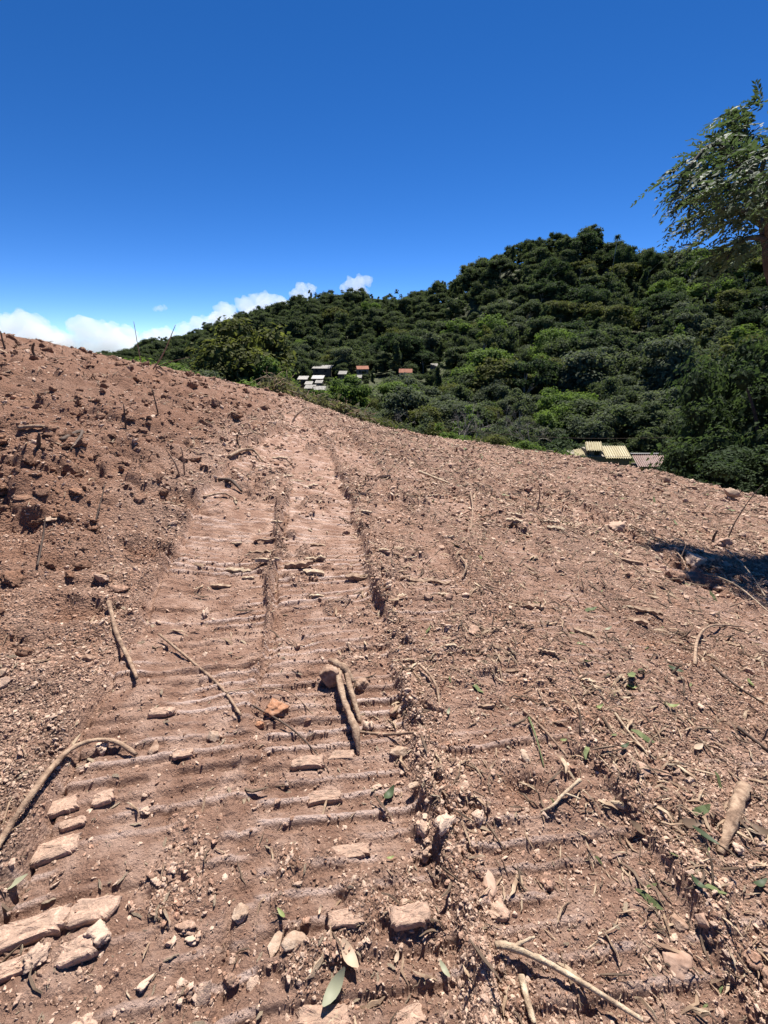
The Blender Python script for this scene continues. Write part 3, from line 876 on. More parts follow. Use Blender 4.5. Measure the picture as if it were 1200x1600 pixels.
st(881, 726, 12, 0.8, 0.9, M_ROCK, 'small dark rock on the rim beside the yellow roofs', 'rock', 418)
st(1042, 774, 17, 0.7, 0.6, M_ROCK, 'broken brown rock below the rusty roof', 'rock', 419)
st(1017, 781, 18, 0.6, 0.5, M_ROCK, 'squat stone on the slope above the shaded hollow', 'stone', 420)
st(968, 741, 11, 0.7, 0.5, M_PALEROCK, 'small pale stone under the yellow roofs', 'stone', 421)
st(856, 1378, 27, 0.9, 0.75, M_CLOD, 'brown clod below the pale leaf litter', 'clod', 422, fine=0.3)
st(1057, 1442, 26, 0.9, 0.6, M_ROCK, 'brown stone above the broad flat rock', 'stone', 423)
st(1052, 1503, 46, 0.8, 0.45, M_CRUST, 'broad flat angular rock sunk in the soil', 'rock', 424, cuts=7)
st(1098, 1440, 26, 0.8, 0.7, M_CRUST, 'tan stone in a line of stones', 'stone', 425)
st(766, 1385, 22, 2.0, 0.6, M_CRUST, 'long tan clod on the loose strip beside the track', 'clod', 426, yaw=.2)
st(1005, 1203, 20, 1.4, 0.5, M_CRUST, 'upright tan stone among leafy litter', 'stone', 427, yaw=.3)
st(967, 1258, 30, 0.45, 0.5, M_PALEWOOD, 'pale cylindrical wood piece in the leafy litter', 'wood piece', 428)
st(1025, 1241, 14, 0.9, 0.5, M_PALEROCK, 'small whitish stone beside the pale wood piece', 'stone', 429)
st(822, 1188, 15, 1.4, 0.9, M_PALEROCK, 'pale stone standing in the small hollow', 'stone', 430)
st(650, 1229, 32, 0.4, 0.45, M_PALEROCK, 'flat pale stone on the track edge above the dark leaf', 'stone', 431)
st(1170, 1050, 16, 0.9, 0.8, M_CLOD, 'dark clod by the green leaf under the hooked branch', 'clod', 432)
st(82, 812, 22, 1.3, 0.35, M_PALEROCK, 'whitish stone patch exposed in the bank', 'stone', 433)
st(160, 905, 22, 0.8, 0.7, M_CLOD, 'large clod on the bank beyond the stout branch', 'clod', 434, fine=.4)
st(4, 1052, 18, 0.8, 0.7, M_PALEROCK, 'whitish stone on the bank at the frame edge', 'stone', 435)
st(136, 1030, 26, 0.7, 0.5, M_ROCK, 'grey stone on the bank beside the stout branch', 'stone', 436)
st(1053, 905, 34, 0.8, 0.7, M_CLOD, 'big clod at the edge of the tree shadow', 'clod', 437, fine=.4)
st(1085, 880, 42, 0.8, 0.6, M_CLOD, 'largest clod inside the tree shadow', 'clod', 438, fine=.4)
st(1130, 850, 30, 0.8, 0.6, M_CLOD, 'second clod inside the tree shadow', 'clod', 439, fine=.4)
st(965, 828, 40, 0.7, 0.6, M_CLOD, 'heap-like clod just before the tree shadow', 'clod', 440, fine=.4)

# crusted slabs lifted out of the track prints
def slab(px, py, wpx, hpx, yaw, thick, label, seed, mat=None):
    p = hit(px, py)
    f = project(*p)[2]
    w = wpx * f / FPX; d = hpx * f / FPX * 1.5
    thick *= 0.62; w *= .92; d *= .95
    g = np.random.default_rng(seed)
    n = 40
    ang = np.linspace(0, math.tau, n, endpoint=False)
    # broken outline: a rounded rectangle bitten by coarse and fine noise
    ex = 0.32
    ux = np.sign(np.cos(ang)) * np.abs(np.cos(ang)) ** ex; uy = np.sign(np.sin(ang)) * np.abs(np.sin(ang)) ** ex
    bite = 1 + 0.16 * vnoise(ang * 1.1 + seed, ang * 0, seed) + 0.09 * vnoise(ang * 3.3 + seed, ang * 0, seed + 1) + 0.05 * g.normal(size=n)
    ox = ux * w / 2 * bite; oy = uy * d / 2 * bite
    rings = [(1.0, -0.9), (1.03, 0.05), (0.98, 0.62), (0.90, 0.86), (0.7, 0.97), (0.45, 1.0), (0.2, 1.0)]
    V = []
    for k, h in rings:
        x = ox * k; y = oy * k
        z = thick * (h + (0.28 * vnoise(x / w * 4 + seed, y / d * 3, seed + 2) + 0.2 * vnoise(x / w * 13 + seed, y / d * 8, seed + 3)) * (h > 0) - 0.3 * (y / d) * (h > 0))
        V.append(np.column_stack([x + g.normal(0, w * .004, n), y + g.normal(0, d * .012, n), z]))
    V = np.vstack(V + [np.array([[0, 0, thick]])])
    F = []
    for r in range(len(rings) - 1):
        for i in range(n):
            F.append((r * n + i, r * n + (i + 1) % n, (r + 1) * n + (i + 1) % n, (r + 1) * n + i))
    top = (len(rings) - 1) * n
    for i in range(n):
        F.append((top + i, top + (i + 1) % n, len(V) - 1))
    c, s_ = math.cos(yaw), math.sin(yaw)
    V = np.stack([V[:, 0] * c - V[:, 1] * s_, V[:, 0] * s_ + V[:, 1] * c, V[:, 2]], 1)
    o = link('crust_plate', new_mesh('crust_plate', V, F, mat or M_SLAB), None, p)
    tag(o, label, 'soil slab', 'crusted slabs in the track prints')
slab(92, 1262, 52, 20, .35, .02, 'uppermost crusted slab inside the hooked root', 501)
slab(114, 1286, 40, 11, .35, .014, 'thin crusted slab just below the uppermost one', 502)
slab(162, 1247, 34, 14, .5, .016, 'small slanted crusted slab beside the uppermost one', 503)
slab(88, 1328, 62, 22, .4, .024, 'wide pale crusted slab under the hooked root', 504)
slab(45, 1452, 105, 26, .35, .026, 'longest crusted slab cut by the frame edge', 505)
slab(143, 1423, 72, 22, .15, .018, 'smooth purple-brown slab beside the longest one', 506)
slab(122, 1482, 60, 22, .35, .022, 'rough slab with a clod on its end', 507)
slab(20, 1515, 60, 18, .4, .02, 'lowest crusted slab in the frame corner', 508)
st(57, 1500, 42, 0.8, 0.75, M_CLOD, 'knobbly pale clod between two crusted slabs', 'clod', 441, fine=.45)
st(150, 1466, 46, 0.8, 0.6, M_CLOD, 'rough clod on the end of a crusted slab', 'clod', 442, fine=.45)
slab(480, 1191, 52, 14, .12, .02, 'flat slab with dark shaded side under the black twig', 509)
slab(535, 1181, 42, 12, .05, .016, 'pale slab running to the foot of the root stump', 510)
slab(505, 1246, 60, 13, .12, .018, 'lone ragged slab in the middle of the track', 511)
slab(548, 1331, 62, 14, .1, .016, 'ragged pale slab in the track below the lone one', 512)
slab(640, 1430, 62, 20, .08, .02, 'thick crumbling slab at the end of a tread print', 513)
slab(540, 1436, 60, 16, .1, .018, 'crumbling slab in the middle of a tread print', 514)
slab(500, 1590, 90, 20, .05, .02, 'broad slab at the bottom edge of the photo', 515)
slab(250, 1112, 40, 11, .1, .018, 'low slab on the track beside the bank', 516)
slab(285, 1178, 30, 10, .3, .012, 'thin slab above the smooth tread prints', 517)
slab(640, 1590, 50, 16, .3, .02, 'pale crumbling slab near the fallen grey leaf', 518)

# wood pieces pressed along the tracks
RANK = {}
ORD = ['largest', 'second largest', 'third largest', 'fourth largest', 'fifth largest', 'sixth largest', 'seventh largest', 'eighth largest', 'ninth largest', 'tenth largest',
       'eleventh largest', 'twelfth largest', 'thirteenth largest', 'fourteenth largest', 'fifteenth largest', 'sixteenth largest', 'seventeenth largest', 'eighteenth largest', 'nineteenth largest', 'twentieth largest']
def ranked(o, base, size):
    RANK.setdefault(base, []).append((size, o))
def finish_ranks():
    for base, rows in RANK.items():
        if len(rows) == 1:
            rows[0][1]['label'] = base.replace('{} ', '')
            continue
        rows.sort(key=lambda r: -r[0])
        for i, (sz, o) in enumerate(rows):
            o['label'] = base.format(ORD[min(i, len(ORD) - 1)])

CHIPS = [(437, 718, 24, 0), (483, 761, 28, 0), (562, 773, 22, 0), (573, 801, 18, 0), (433, 817, 18, 0), (422, 846, 55, 1), (415, 863, 52, 1), (370, 850, 15, 0), (497, 853, 24, 1), (493, 874, 32, 0), (467, 886, 42, 1),
         (490, 897, 33, 0), (372, 894, 40, 0), (388, 904, 20, 0), (495, 932, 22, 0), (430, 927, 30, 1), (598, 860, 18, 0), (625, 858, 15, 0), (642, 873, 15, 0), (663, 911, 84, 1), (628, 932, 15, 0), (692, 930, 18, 0),
         (418, 878, 36, 0), (803, 806, 24, 0), (803, 816, 26, 0), (857, 816, 24, 0), (868, 827, 26, 0), (982, 880, 42, 1), (1022, 893, 22, 0), (830, 950, 38, 1), (750, 984, 30, 1), (913, 990, 30, 1), (982, 950, 18, 0),
         (990, 973, 38, 1), (1012, 957, 42, 1), (345, 918, 30, 1), (560, 905, 40, 1), (680, 775, 20, 0), (600, 745, 20, 0), (520, 735, 16, 0), (450, 745, 16, 0), (760, 880, 24, 1), (700, 840, 20, 0), (855, 1020, 26, 1),
         (1090, 1000, 24, 0), (1150, 1010, 22, 1), (800, 1050, 22, 1), (920, 1065, 20, 0), (760, 1105, 26, 1), (705, 1010, 18, 0)]
for i, (px, py, ln, dark) in enumerate(CHIPS):
    p = hit(px, py)
    f = project(*p)[2]
    L = ln * f / FPX
    wd = L * (0.07 if ln > 45 else 0.13 + 0.1 * rng.random()); wd = min(max(wd, 0.016), 0.05)
    me = strip_mesh(L, wd, wd * 0.8, rng.normal(0, .02), 600 + i, M_WOOD if dark else M_PALEWOOD, 9, True)
    o = link('wood_chip', me, None, p + np.array([0, 0, wd * 0.45]))
    o.rotation_euler = (rng.normal(0, .15), rng.normal(0, .05), rng.normal(0.05, .12) - (0.35 if px > 800 else 0))
    where = ('on the far end of the track' if py < 800 and px < 620 else 'on the track beyond the root stump' if px < 620 else 'across the strewn strip beside the main track' if px < 740
             else 'on the strewn slope under the yellow roofs' if py < 860 else 'on the strewn slope near the tree shadow' if px > 950 else 'on the strewn slope above the small hollow')
    tag(o, 'wood chip', 'wood chip', 'wood chips on the slope')
    ranked(o, '{} %s wood chip %s' % ('brown' if dark else 'pale', where), L)

# fallen leaves
def leaf_mesh(L, wd, fold, curl, mat):
    V = []; F = []
    n = 7
    for i in range(n):
        t = i / (n - 1)
        hw = wd / 2 * math.sin(math.pi * min(t * 0.93 + 0.035, 1)) ** 0.8 * (1.1 - 0.3 * t)
        z = curl * L * (t - 0.5) ** 2
        V += [(t * L - L / 2, -hw, z + fold * hw), (t * L - L / 2, 0, z), (t * L - L / 2, hw, z + fold * hw * 0.8)]
    for i in range(n - 1):
        a = i * 3
        F += [(a, a + 3, a + 4, a + 1), (a + 1, a + 4, a + 5, a + 2)]
    return new_mesh('leaf', V, F, mat, True)
GREEN, DGREEN, GREYG, TAN, BROWN = (0.2, 0.23, 0.085), (0.055, 0.075, 0.035), (0.28, 0.28, 0.19), (0.46, 0.34, 0.24), (0.16, 0.11, 0.075)
for (px, py, ln, col, yaw, label) in [
    (608, 1246, 30, DGREEN, 1.0, 'dark green curled leaf at the edge of the track'), (440, 1431, 23, GREEN, 2.4, 'small yellow-green leaf between two tread prints'), (524, 1546, 56, GREYG, .9, 'large grey-green dried leaf near the camera'),
    (546, 1500, 48, TAN, -.9, 'crumpled tan leaf above the grey-green one'), (695, 1520, 28, GREYG, -1.0, 'narrow grey leaf beside the clod ridge'), (985, 1077, 24, GREEN, -.1, 'bright green leaf on the litter'),
    (1055, 1050, 24, DGREEN, -.9, 'dark folded leaf beyond the bright green one'), (1048, 1107, 24, GREEN, -.3, 'green leaf on dark debris'), (1170, 1070, 22, GREEN, 1.2, 'pale green leaf against a dark clod'), (935, 1108, 18, GREEN, .5, 'little green leaf beside a pale stick'),
    (950, 985, 14, GREYG, .2, 'grey leaf scrap on the strewn slope'), (975, 1170, 20, DGREEN, .4, 'dark leaf lying among straw'), (1075, 1290, 50, BROWN, .2, 'big brown dead leaf beside the dusty log'), (1100, 1310, 40, DGREEN, -.8, 'dark green blade leaf beside the dusty log'),
    (1000, 1300, 46, BROWN, -.3, 'curled dark brown leaf over a small hollow'), (22, 1386, 44, GREYG, .6, 'grey-green withered leaf between the crusted slabs'), (700, 1115, 16, GREYG, 1.2, 'small grey leaf on the clod ridge'), (1180, 1300, 44, BROWN, -.8, 'brown dead leaf at the frame edge by the log'),
    (880, 1160, 14, GREEN, .2, 'tiny green leaf above the small hollow'), (1090, 1170, 22, TAN, .4, 'tan leaf on the litter beyond the log'), (1090, 1385, 26, DGREEN, -1.0, 'narrow dark leaf below the dusty log'), (1185, 1385, 34, DGREEN, .3, 'dark green leaf at the frame edge below the log'),
    (610, 1345, 14, GREEN, .3, 'yellow-green leaf scrap beside a ragged slab'), (500, 1425, 14, TAN, 1.4, 'tiny whitish leaf scrap on a tread print'), (620, 1500, 18, TAN, 1.2, 'small pinkish leaf on a smooth tread print')]:
    p = hit(px, py)
    f = project(*p)[2]
    L = ln * f / FPX * .9
    o = link('fallen_leaf', leaf_mesh(L, L * (.3 + .2 * rng.random()), 0.2 + .5 * rng.random(), 0.3 + 0.9 * rng.random(), M_DRYLEAF), None, p + np.array([0, 0, 0.012]))
    o.rotation_euler = (rng.normal(0, .2), rng.normal(0, .15), yaw)
    o.color = (*col, 1)
    tag(o, label, 'leaf', 'fallen leaves on the soil')

# dead stalks standing on the bank and its skyline
def stalk(px, py, path, rad, label, mat=None):
    b = hit(px, py)
    f = project(*b)[2]
    k = f / FPX
    V, F = tube([np.zeros(3) - np.array([0, 0, .05])] + [np.array([dx * k, oy, dz * k]) for (dx, oy, dz) in path], [rad] + list(np.linspace(rad * .9, rad * .45, len(path))), 6, px)
    o = link('dead_stalk', new_mesh('dead_stalk', V, F, mat or M_WOOD, True), None, b)
    tag(o, label, 'stalk', 'dead stalks standing on the bank')
stalk(221, 570, [(0, 0, 25), (1, 0, 62)], .018, 'tall thin upright stalk on the skyline before the clouds')
stalk(238, 575, [(18, .1, 20), (45, .1, 62)], .022, 'long slanting stalk on the skyline before the clouds')
stalk(240, 573, [(28, .2, 8), (56, .2, 14)], .02, 'low nearly flat stalk under the slanting one', M_DARKWOOD)
stalk(370, 590, [(4, 0, 14), (8, 0, 30)], .018, 'short leaning stalk on the skyline next to the hill')
stalk(478, 600, [], .01, 'x') if False else None
stalk(455, 660, [(8, .1, 10), (25, .1, 22)], .03, 'pale forked stalk on the crest by the brush heap', M_PALEWOOD)
stalk(247, 648, [(0, 0, 12), (-2, 0, 40)], .012, 'slim dark stalk standing on the upper bank', M_DARKWOOD)
stalk(196, 668, [(2, 0, 14), (5, 0, 36)], .012, 'thin dark stalk in the middle of the bank', M_DARKWOOD)
stalk(282, 745, [(-4, 0, 20), (-16, 0, 46)], .010, 'bent dry stalk beside the bowed branch')
stalk(288, 742, [(2, 0, 20), (3, 0, 42)], .010, 'straight dry stalk in a small tuft')
stalk(375, 700, [(-3, 0, 14), (2, 0, 26)], .012, 'short dark stalk near the foot of the upper bank', M_DARKWOOD)
stalk(8, 545, [(0, 0, 14), (1, 0, 26)], .02, 'short dark stalk on the bank crest at the frame edge', M_DARKWOOD)
stalk(55, 555, [(-2, 0, 8), (4, 0, 18)], .03, 'stubby dark stalk on the bank crest under the clouds', M_DARKWOOD)
stalk(58, 700, [(6, 0, 12), (10, 0, 24)], .02, 'leaning dark splinter on the bank beside the pole', M_DARKWOOD)
stalk(1138, 840, [(10, .1, 22), (30, .2, 60), (42, .2, 82)], .012, 'thin bent sapling rising beside the tree shadow', M_DARKWOOD)
stalk(1113, 845, [(1, 0, 10), (3, 0, 18)], .022, 'short black stump stalk in the tree shadow', M_DARKWOOD)
stalk(838, 800, [(6, .1, 20), (2, .1, 40)], .012, 'crooked twig bush stalk on the strewn slope', M_WOOD)
#@@PART3
# ------------------------------------------------------------------ houses in the valley
def metal(name, stops, rough=0.5):
    return simple(name, stops, 1.3, rough, 8, 0.15, 0.02, None, 0.4)
M_YROOF = metal('yellow_roof_sheet', [(0.3, (0.29, 0.235, 0.12)), (0.5, (0.38, 0.325, 0.185)), (0.7, (0.22, 0.165, 0.085))])
M_RUST = metal('rusty_roof_sheet', [(0.3, (0.1, 0.045, 0.035)), (0.55, (0.17, 0.07, 0.05)), (0.72, (0.2, 0.13, 0.11))])
M_WROOF = metal('pale_roof_sheet', [(0.3, (0.1, 0.09, 0.073)), (0.7, (0.18, 0.163, 0.135))])
M_GROOF = metal('grey_roof_sheet', [(0.3, (0.24, 0.23, 0.22)), (0.7, (0.36, 0.35, 0.33))])
M_TILE = metal('clay_tile', [(0.3, (0.38, 0.13, 0.07)), (0.6, (0.52, 0.22, 0.13))], 0.8)
M_WALL = simple('render_wall', [(0.3, (0.2, 0.17, 0.135)), (0.7, (0.32, 0.28, 0.23))], 2, 0.9, 20, 0.2, 0.01)
M_DWALL = simple('board_wall', [(0.3, (0.1, 0.075, 0.055)), (0.7, (0.2, 0.15, 0.11))], 2, 0.9, 20, 0.2, 0.01)
M_DARK = simple('dark_opening', [(0.3, (0.012, 0.012, 0.012)), (0.7, (0.02, 0.02, 0.02))], 2, 0.4, 20, 0.1, 0.01)

def box_mesh(name, x0, x1, y0, y1, z0, z1, mat):
    V = [(x, y, z) for z in (z0, z1) for y in (y0, y1) for x in (x0, x1)]
    F = [(0, 2, 3, 1), (4, 5, 7, 6), (0, 1, 5, 4), (2, 6, 7, 3), (0, 4, 6, 2), (1, 3, 7, 5)]
    return new_mesh(name, V, F, mat)

def corrugated(name, w, d, z0, z1, mat, pitch=0.2, amp=0.035, skew=0.0, th=0.03):
    """sloping corrugated sheet: low edge at y=0 (z0), high edge at y=d (z1)"""
    n = max(int(w / pitch * 6), 8)
    V = []
    for row, (y, z, sx) in enumerate(((0, z0, 0), (d / 2, (z0 + z1) / 2, skew / 2), (d, z1, skew))):
        for k in (0, 1):
            for i in range(n + 1):
                x = -w / 2 + w * i / n
                V.append((x + sx, y, z + amp * math.sin(x / pitch * math.tau) - k * th))
    F = []
    m = n + 1
    for r in range(2):
        for i in range(n):
            a = r * 2 * m + i
            F.append((a, a + 1, a + 2 * m + 1, a + 2 * m))
            b = a + m
            F.append((b + 2 * m, b + 2 * m + 1, b + 1, b))
    for i in range(n):
        F.append((i + m, i + m + 1, i + 1, i)); a = 4 * m + i; F.append((a, a + 1, a + m + 1, a + m))
    for r in range(2):
        a = r * 2 * m
        F.append((a, a + 2 * m, a + 3 * m, a + m)); b = a + n
        F.append((b + m, b + 3 * m, b + 2 * m, b))
    return new_mesh(name, V, F, mat)

HOUSES = []                       # screen windows that trees must not cover: px0, px1, py0, py1, depth
def house_root(px, py, t, label, cat, yaw=0.0, name='house', group=None):
    p = at(px, py, t)
    o = empty(name, p)
    o.rotation_euler = (0, 0, yaw)
    tag(o, label, cat, group)
    return o, t / FPX

def put(me, parent, loc=(0, 0, 0), rz=0.0):
    o = link(me.name.split('.')[0], me, parent, loc)
    o.rotation_euler = (0, 0, rz)
    return o

# the house with yellow corrugated roofs just past the rim
T0 = 44.0
o, k = house_root(940, 721, T0, 'yellow corrugated-roofed house just past the rim of the clearing', 'house')
hs = lambda px: px * k
put(corrugated('roof', hs(42), 2.6, 0.55, 1.25, M_YROOF, 0.24, 0.05, 0.5), o, (hs(28), 0.2, -0.25))
put(corrugated('roof', hs(27), 1.5, 1.15, 1.75, M_YROOF, 0.24, 0.05, 0.4), o, (hs(-9), 0.6, -0.15))
put(corrugated('roof', hs(30), 1.6, 0.45, 0.95, M_YROOF, 0.24, 0.05, 0.4), o, (hs(-26), 0.3, -0.05))
put(box_mesh('wall', hs(-38), hs(48), 0.5, 3.2, -4.5, 0.4, M_WALL), o)
put(box_mesh('wall', hs(-21), hs(4), 0.75, 2.0, 0.4, 1.05, M_WALL), o)
put(box_mesh('window', hs(-8), hs(0), 0.70, 0.80, 0.5, 0.95, M_DARK), o)
put(box_mesh('post', hs(-18), hs(-17), 0.66, 0.74, 0.2, 1.05, M_DWALL), o)
HOUSES.append((898, 995, 684, 735, T0))
o, k = house_root(1022, 729, T0, 'low shed with a rusty red corrugated roof beside the yellow house', 'shed', name='shed')
put(corrugated('roof', hs(50), 1.9, 0.0, 0.85, M_RUST, 0.22, 0.04, 0.15), o)
put(box_mesh('ridge_cap', hs(-24), hs(26), 1.82, 2.05, 0.84, 0.93, M_GROOF), o)
put(box_mesh('wall', hs(-22), hs(22), 0.25, 1.7, -4.5, -0.05, M_WALL), o)
HOUSES.append((994, 1052, 704, 735, T0))

def far_house(px, py, t, wpx, hpx, mat, wall, label, walls=0.9, gable=False, yaw=0.0, grp='houses of the hamlet'):
    o, k = house_root(px, py, t, label, 'house', yaw, group=grp)
    w = wpx * k * .88; h = hpx * k * .5
    d = max(3.0, w * 0.55)
    r0 = h * 1.0 + 0.6
    if gable:
        put(corrugated('roof', w, d / 2, 0, r0, mat, 0.5, 0.05), o, (0, -d / 2, -r0 * .5))
        put(corrugated('roof', w, d / 2, 0, r0, mat, 0.5, 0.05), o, (0, d / 2, -r0 * .5), math.pi)
    else:
        put(corrugated('roof', w, d, 0, r0, mat, 0.5, 0.05, w * .08), o, (0, -d / 2, -r0 * .5))
    wl = put(box_mesh('wall', -w * .46, w * .46, -d * .42, d * .42, -4.0, -r0 * .45 - 0.02, wall), o)
    for q in (-.25, .2):
        put(box_mesh('window', w * (q - .06), w * (q + .06), -d * .42 - .06, -d * .42 + .04, -r0 * .5 - 1.5, -r0 * .5 - 0.5, M_DARK), o)
    HOUSES.append((px - wpx / 2 - 2, px + wpx / 2 + 2, py - hpx - 1, py + 1.5, t))
far_house(503, 573, 190, 34, 4, M_WROOF, M_DWALL, 'long pale-roofed shed at the top of the hamlet', 1.3)
far_house(473, 590, 172, 19, 4, M_WROOF, M_DWALL, 'white house with a hipped pale roof at the edge of the hamlet')
far_house(496, 589, 178, 22, 4, M_GROOF, M_DWALL, 'grey-roofed house in the middle of the hamlet')
far_house(482, 598, 168, 14, 2.5, M_WROOF, M_WALL, 'small pale roof under the white hamlet house', .5)
far_house(498, 596, 170, 13, 2.5, M_WROOF, M_WALL, 'small pale roof under the grey-roofed house', .5)
far_house(484, 604, 160, 20, 4, M_WROOF, M_DWALL, 'pale-roofed house low in the hamlet above the brush heap', .7)
far_house(499, 606, 156, 21, 4, M_WROOF, M_DWALL, 'lowest pale-roofed house of the hamlet', .8, yaw=.15)
far_house(535, 582, 178, 15, 4, M_WROOF, M_DWALL, 'lone pale roof between hamlet and orange roof', .5)
far_house(566, 574, 185, 22, 5, M_TILE, M_WALL, 'orange tiled roof house beside the hamlet', .5, True, yaw=.25)
far_house(561, 588, 170, 10, 2.5, M_WROOF, M_WALL, 'tiny pale roof below the orange tiled one', .4)
far_house(634, 579, 165, 24, 6, M_TILE, M_WALL, 'red tiled roof house alone among the trees', .9, True, yaw=-.1)
far_house(678, 570, 185, 13, 3, M_WROOF, M_WALL, 'small pale roof in the trees beyond the red-roofed house', .5)

# ------------------------------------------------------------------ trees
def cards(centers, normals, size, g, aspect=1.5, droop=0.0):
    """small bent leaf clumps, each two triangles folded along the middle"""
    n = len(centers)
    N = normals / (np.linalg.norm(normals, axis=1)[:, None] + 1e-9)
    a = np.cross(N, g.normal(size=(n, 3))); a /= np.linalg.norm(a, axis=1)[:, None] + 1e-9
    b = np.cross(N, a)
    s = size * (0.45 + 1.0 * g.random(n) ** 1.5)[:, None]
    a = a * s * aspect * 0.5; b = b * s * 0.5
    f = N * s * 0.18
    V = np.stack([centers - a - f, centers - b * .9, centers + a - f * 1.2, centers + b], 1)
    F = np.arange(n * 4).reshape(n, 4)
    return V.reshape(-1, 3), F

def lobes_for(kind, g):
    L = []
    if kind == 'round':
        H, Rr = 11.0, 4.6
        ax, ay = g.normal(0, .25, 2)
        for i in range(26):
            a = g.random() * 6.28; q = math.sqrt(g.random()); w = .16 + .34 * g.random() ** 1.7
            L.append((Rr * (.92 * q * math.cos(a) + ax * .6), Rr * (.92 * q * math.sin(a) + ay * .6), H * (.82 - .34 * q * q + .11 * g.normal()), Rr * w, .6 + .3 * g.random()))
        for i in range(8):
            a = g.random() * 6.28; q = .6 + .4 * g.random()
            L.append((Rr * q * math.cos(a), Rr * q * math.sin(a), H * (.22 + .3 * g.random()), Rr * (.18 + .2 * g.random()), .8))
    elif kind == 'umbrella':
        H, Rr = 11.0, 6.2
        for i in range(18):
            a = g.random() * 6.28; q = math.sqrt(g.random())
            L.append((Rr * .88 * q * math.cos(a), Rr * .88 * q * math.sin(a), H * (.86 - .2 * q * q + .07 * g.normal()), Rr * (.2 + .14 * g.random()), .5 + .15 * g.random()))
        for i in range(6):
            a = g.random() * 6.28; q = .5 + .3 * g.random()
            L.append((Rr * q * math.cos(a), Rr * q * math.sin(a), H * (.5 + .12 * g.random()), Rr * (.2 + .08 * g.random()), .5))
    elif kind == 'tall':
        H, Rr = 14.0, 2.6
        for i in range(13):
            t = i / 12; a = g.random() * 6.28
            q = Rr * .5 * (1 - .3 * t)
            L.append((q * math.cos(a), q * math.sin(a), H * (.3 + .64 * t), Rr * (.42 + .16 * g.random()) * (1 - .35 * t), .95))
    elif kind == 'bushy':
        H, Rr = 6.5, 3.6
        for i in range(18):
            a = g.random() * 6.28; q = math.sqrt(g.random())
            L.append((Rr * .8 * q * math.cos(a), Rr * .8 * q * math.sin(a), H * (.72 - .5 * q * q * g.random() + .1 * g.normal()), Rr * (.26 + .18 * g.random()), .8))
        for i in range(6):
            a = i + g.random()
            L.append((Rr * .7 * math.cos(a), Rr * .7 * math.sin(a), H * .2, Rr * .36, .8))
    elif kind == 'scrub':
        H, Rr = 6.0, 3.0
        for i in range(46):
            a = g.random() * 6.28; q = math.sqrt(g.random())
            L.append((Rr * q * math.cos(a), Rr * q * math.sin(a), H * (.9 - .35 * q * q) * (.15 + .85 * g.random() ** .6), Rr * (.13 + .17 * g.random()), .8))
    elif kind == 'airy':
        H, Rr = 12.0, 3.2
        for i in range(12):
            a = g.random() * 6.28; q = g.random()
            L.append((Rr * q * math.cos(a), Rr * q * math.sin(a), H * (.5 + .46 * g.random()), Rr * (.2 + .14 * g.random()), .8))
    return H, Rr, L

def crown_mesh(kind, seed, dens=1.0, size=0.5):
    g = np.random.default_rng(seed)
    H, Rr, L = lobes_for(kind, g)
    Cs, Ns = [], []
    cores_v, cores_f, off = [], [], 0
    for (x, y, z, r, fl) in L:
        n = int(110 * dens * (r / 1.6) ** 1.6 * (0.5 / size) ** 1.4 * (0.45 if kind == 'airy' else 1)) + 12
        d = g.normal(size=(n, 3)); d /= np.linalg.norm(d, axis=1)[:, None]
        low = d[:, 2] < -0.25
        d[low, 2] *= -1
        rad = r * (0.62 + 0.85 * g.random(n) ** 1.5)
        bumpy = 1 + 0.35 * n3d(d * 1.0 + seed + x, 2.3, seed)
        P = np.array([x, y, z]) + d * (rad * bumpy)[:, None] * np.array([1, 1, fl])
        Cs.append(P); Ns.append(d * np.array([1, 1, 1.3]) + np.array([0, 0, .5]) + g.normal(0, .42, (n, 3)))
        if kind != 'airy':
            cv, cf = ICO2
            cv = cv * (0.6 + 0.25 * n3d(cv * 1.1 + seed + y, 1.7, seed))[:, None] * np.array([r, r, r * fl]) + np.array([x, y, z])
            cores_v.append(cv); cores_f.append(cf)
    C = np.vstack(Cs); N = np.vstack(Ns)
    V, F = cards(C, N, size, g)
    me_v = [V]; faces = [tuple(int(i) for i in f) for f in F]
    base = len(V)
    for cv, cf in zip(cores_v, cores_f):
        me_v.append(cv); faces += [tuple(int(i) + base for i in f) for f in cf]
        base += len(cv)
    return new_mesh('crown', np.vstack(me_v), faces, M_LEAF), H, Rr, L

def trunk_mesh(H, L, g, r0=0.26, mat=None, nl=6):
    V, F = [], []
    def add(v, f):
        b = len(V)
        V.extend(v); F.extend([tuple(i + b for i in q) for q in f])
    top = np.array([g.normal() * .3, g.normal() * .3, H * .72])
    v, f = tube([np.array([0, 0, -1.5]), np.array([g.normal() * .15, g.normal() * .15, H * .3]), top], [r0, r0 * .75, r0 * .35], 7, 5, .05, 3)
    add(v, f)
    for i in range(min(nl, len(L))):
        x, y, z, r, fl = L[i]
        s = H * (.25 + .25 * g.random())
        v, f = tube([np.array([0, 0, s]), np.array([x * .5, y * .5, s + (z - s) * .6]), np.array([x, y, z])], [r0 * .5, r0 * .35, r0 * .15], 5, i, .05, 2)
        add(v, f)
    return new_mesh('trunk', V, F, mat or M_BARK, True)

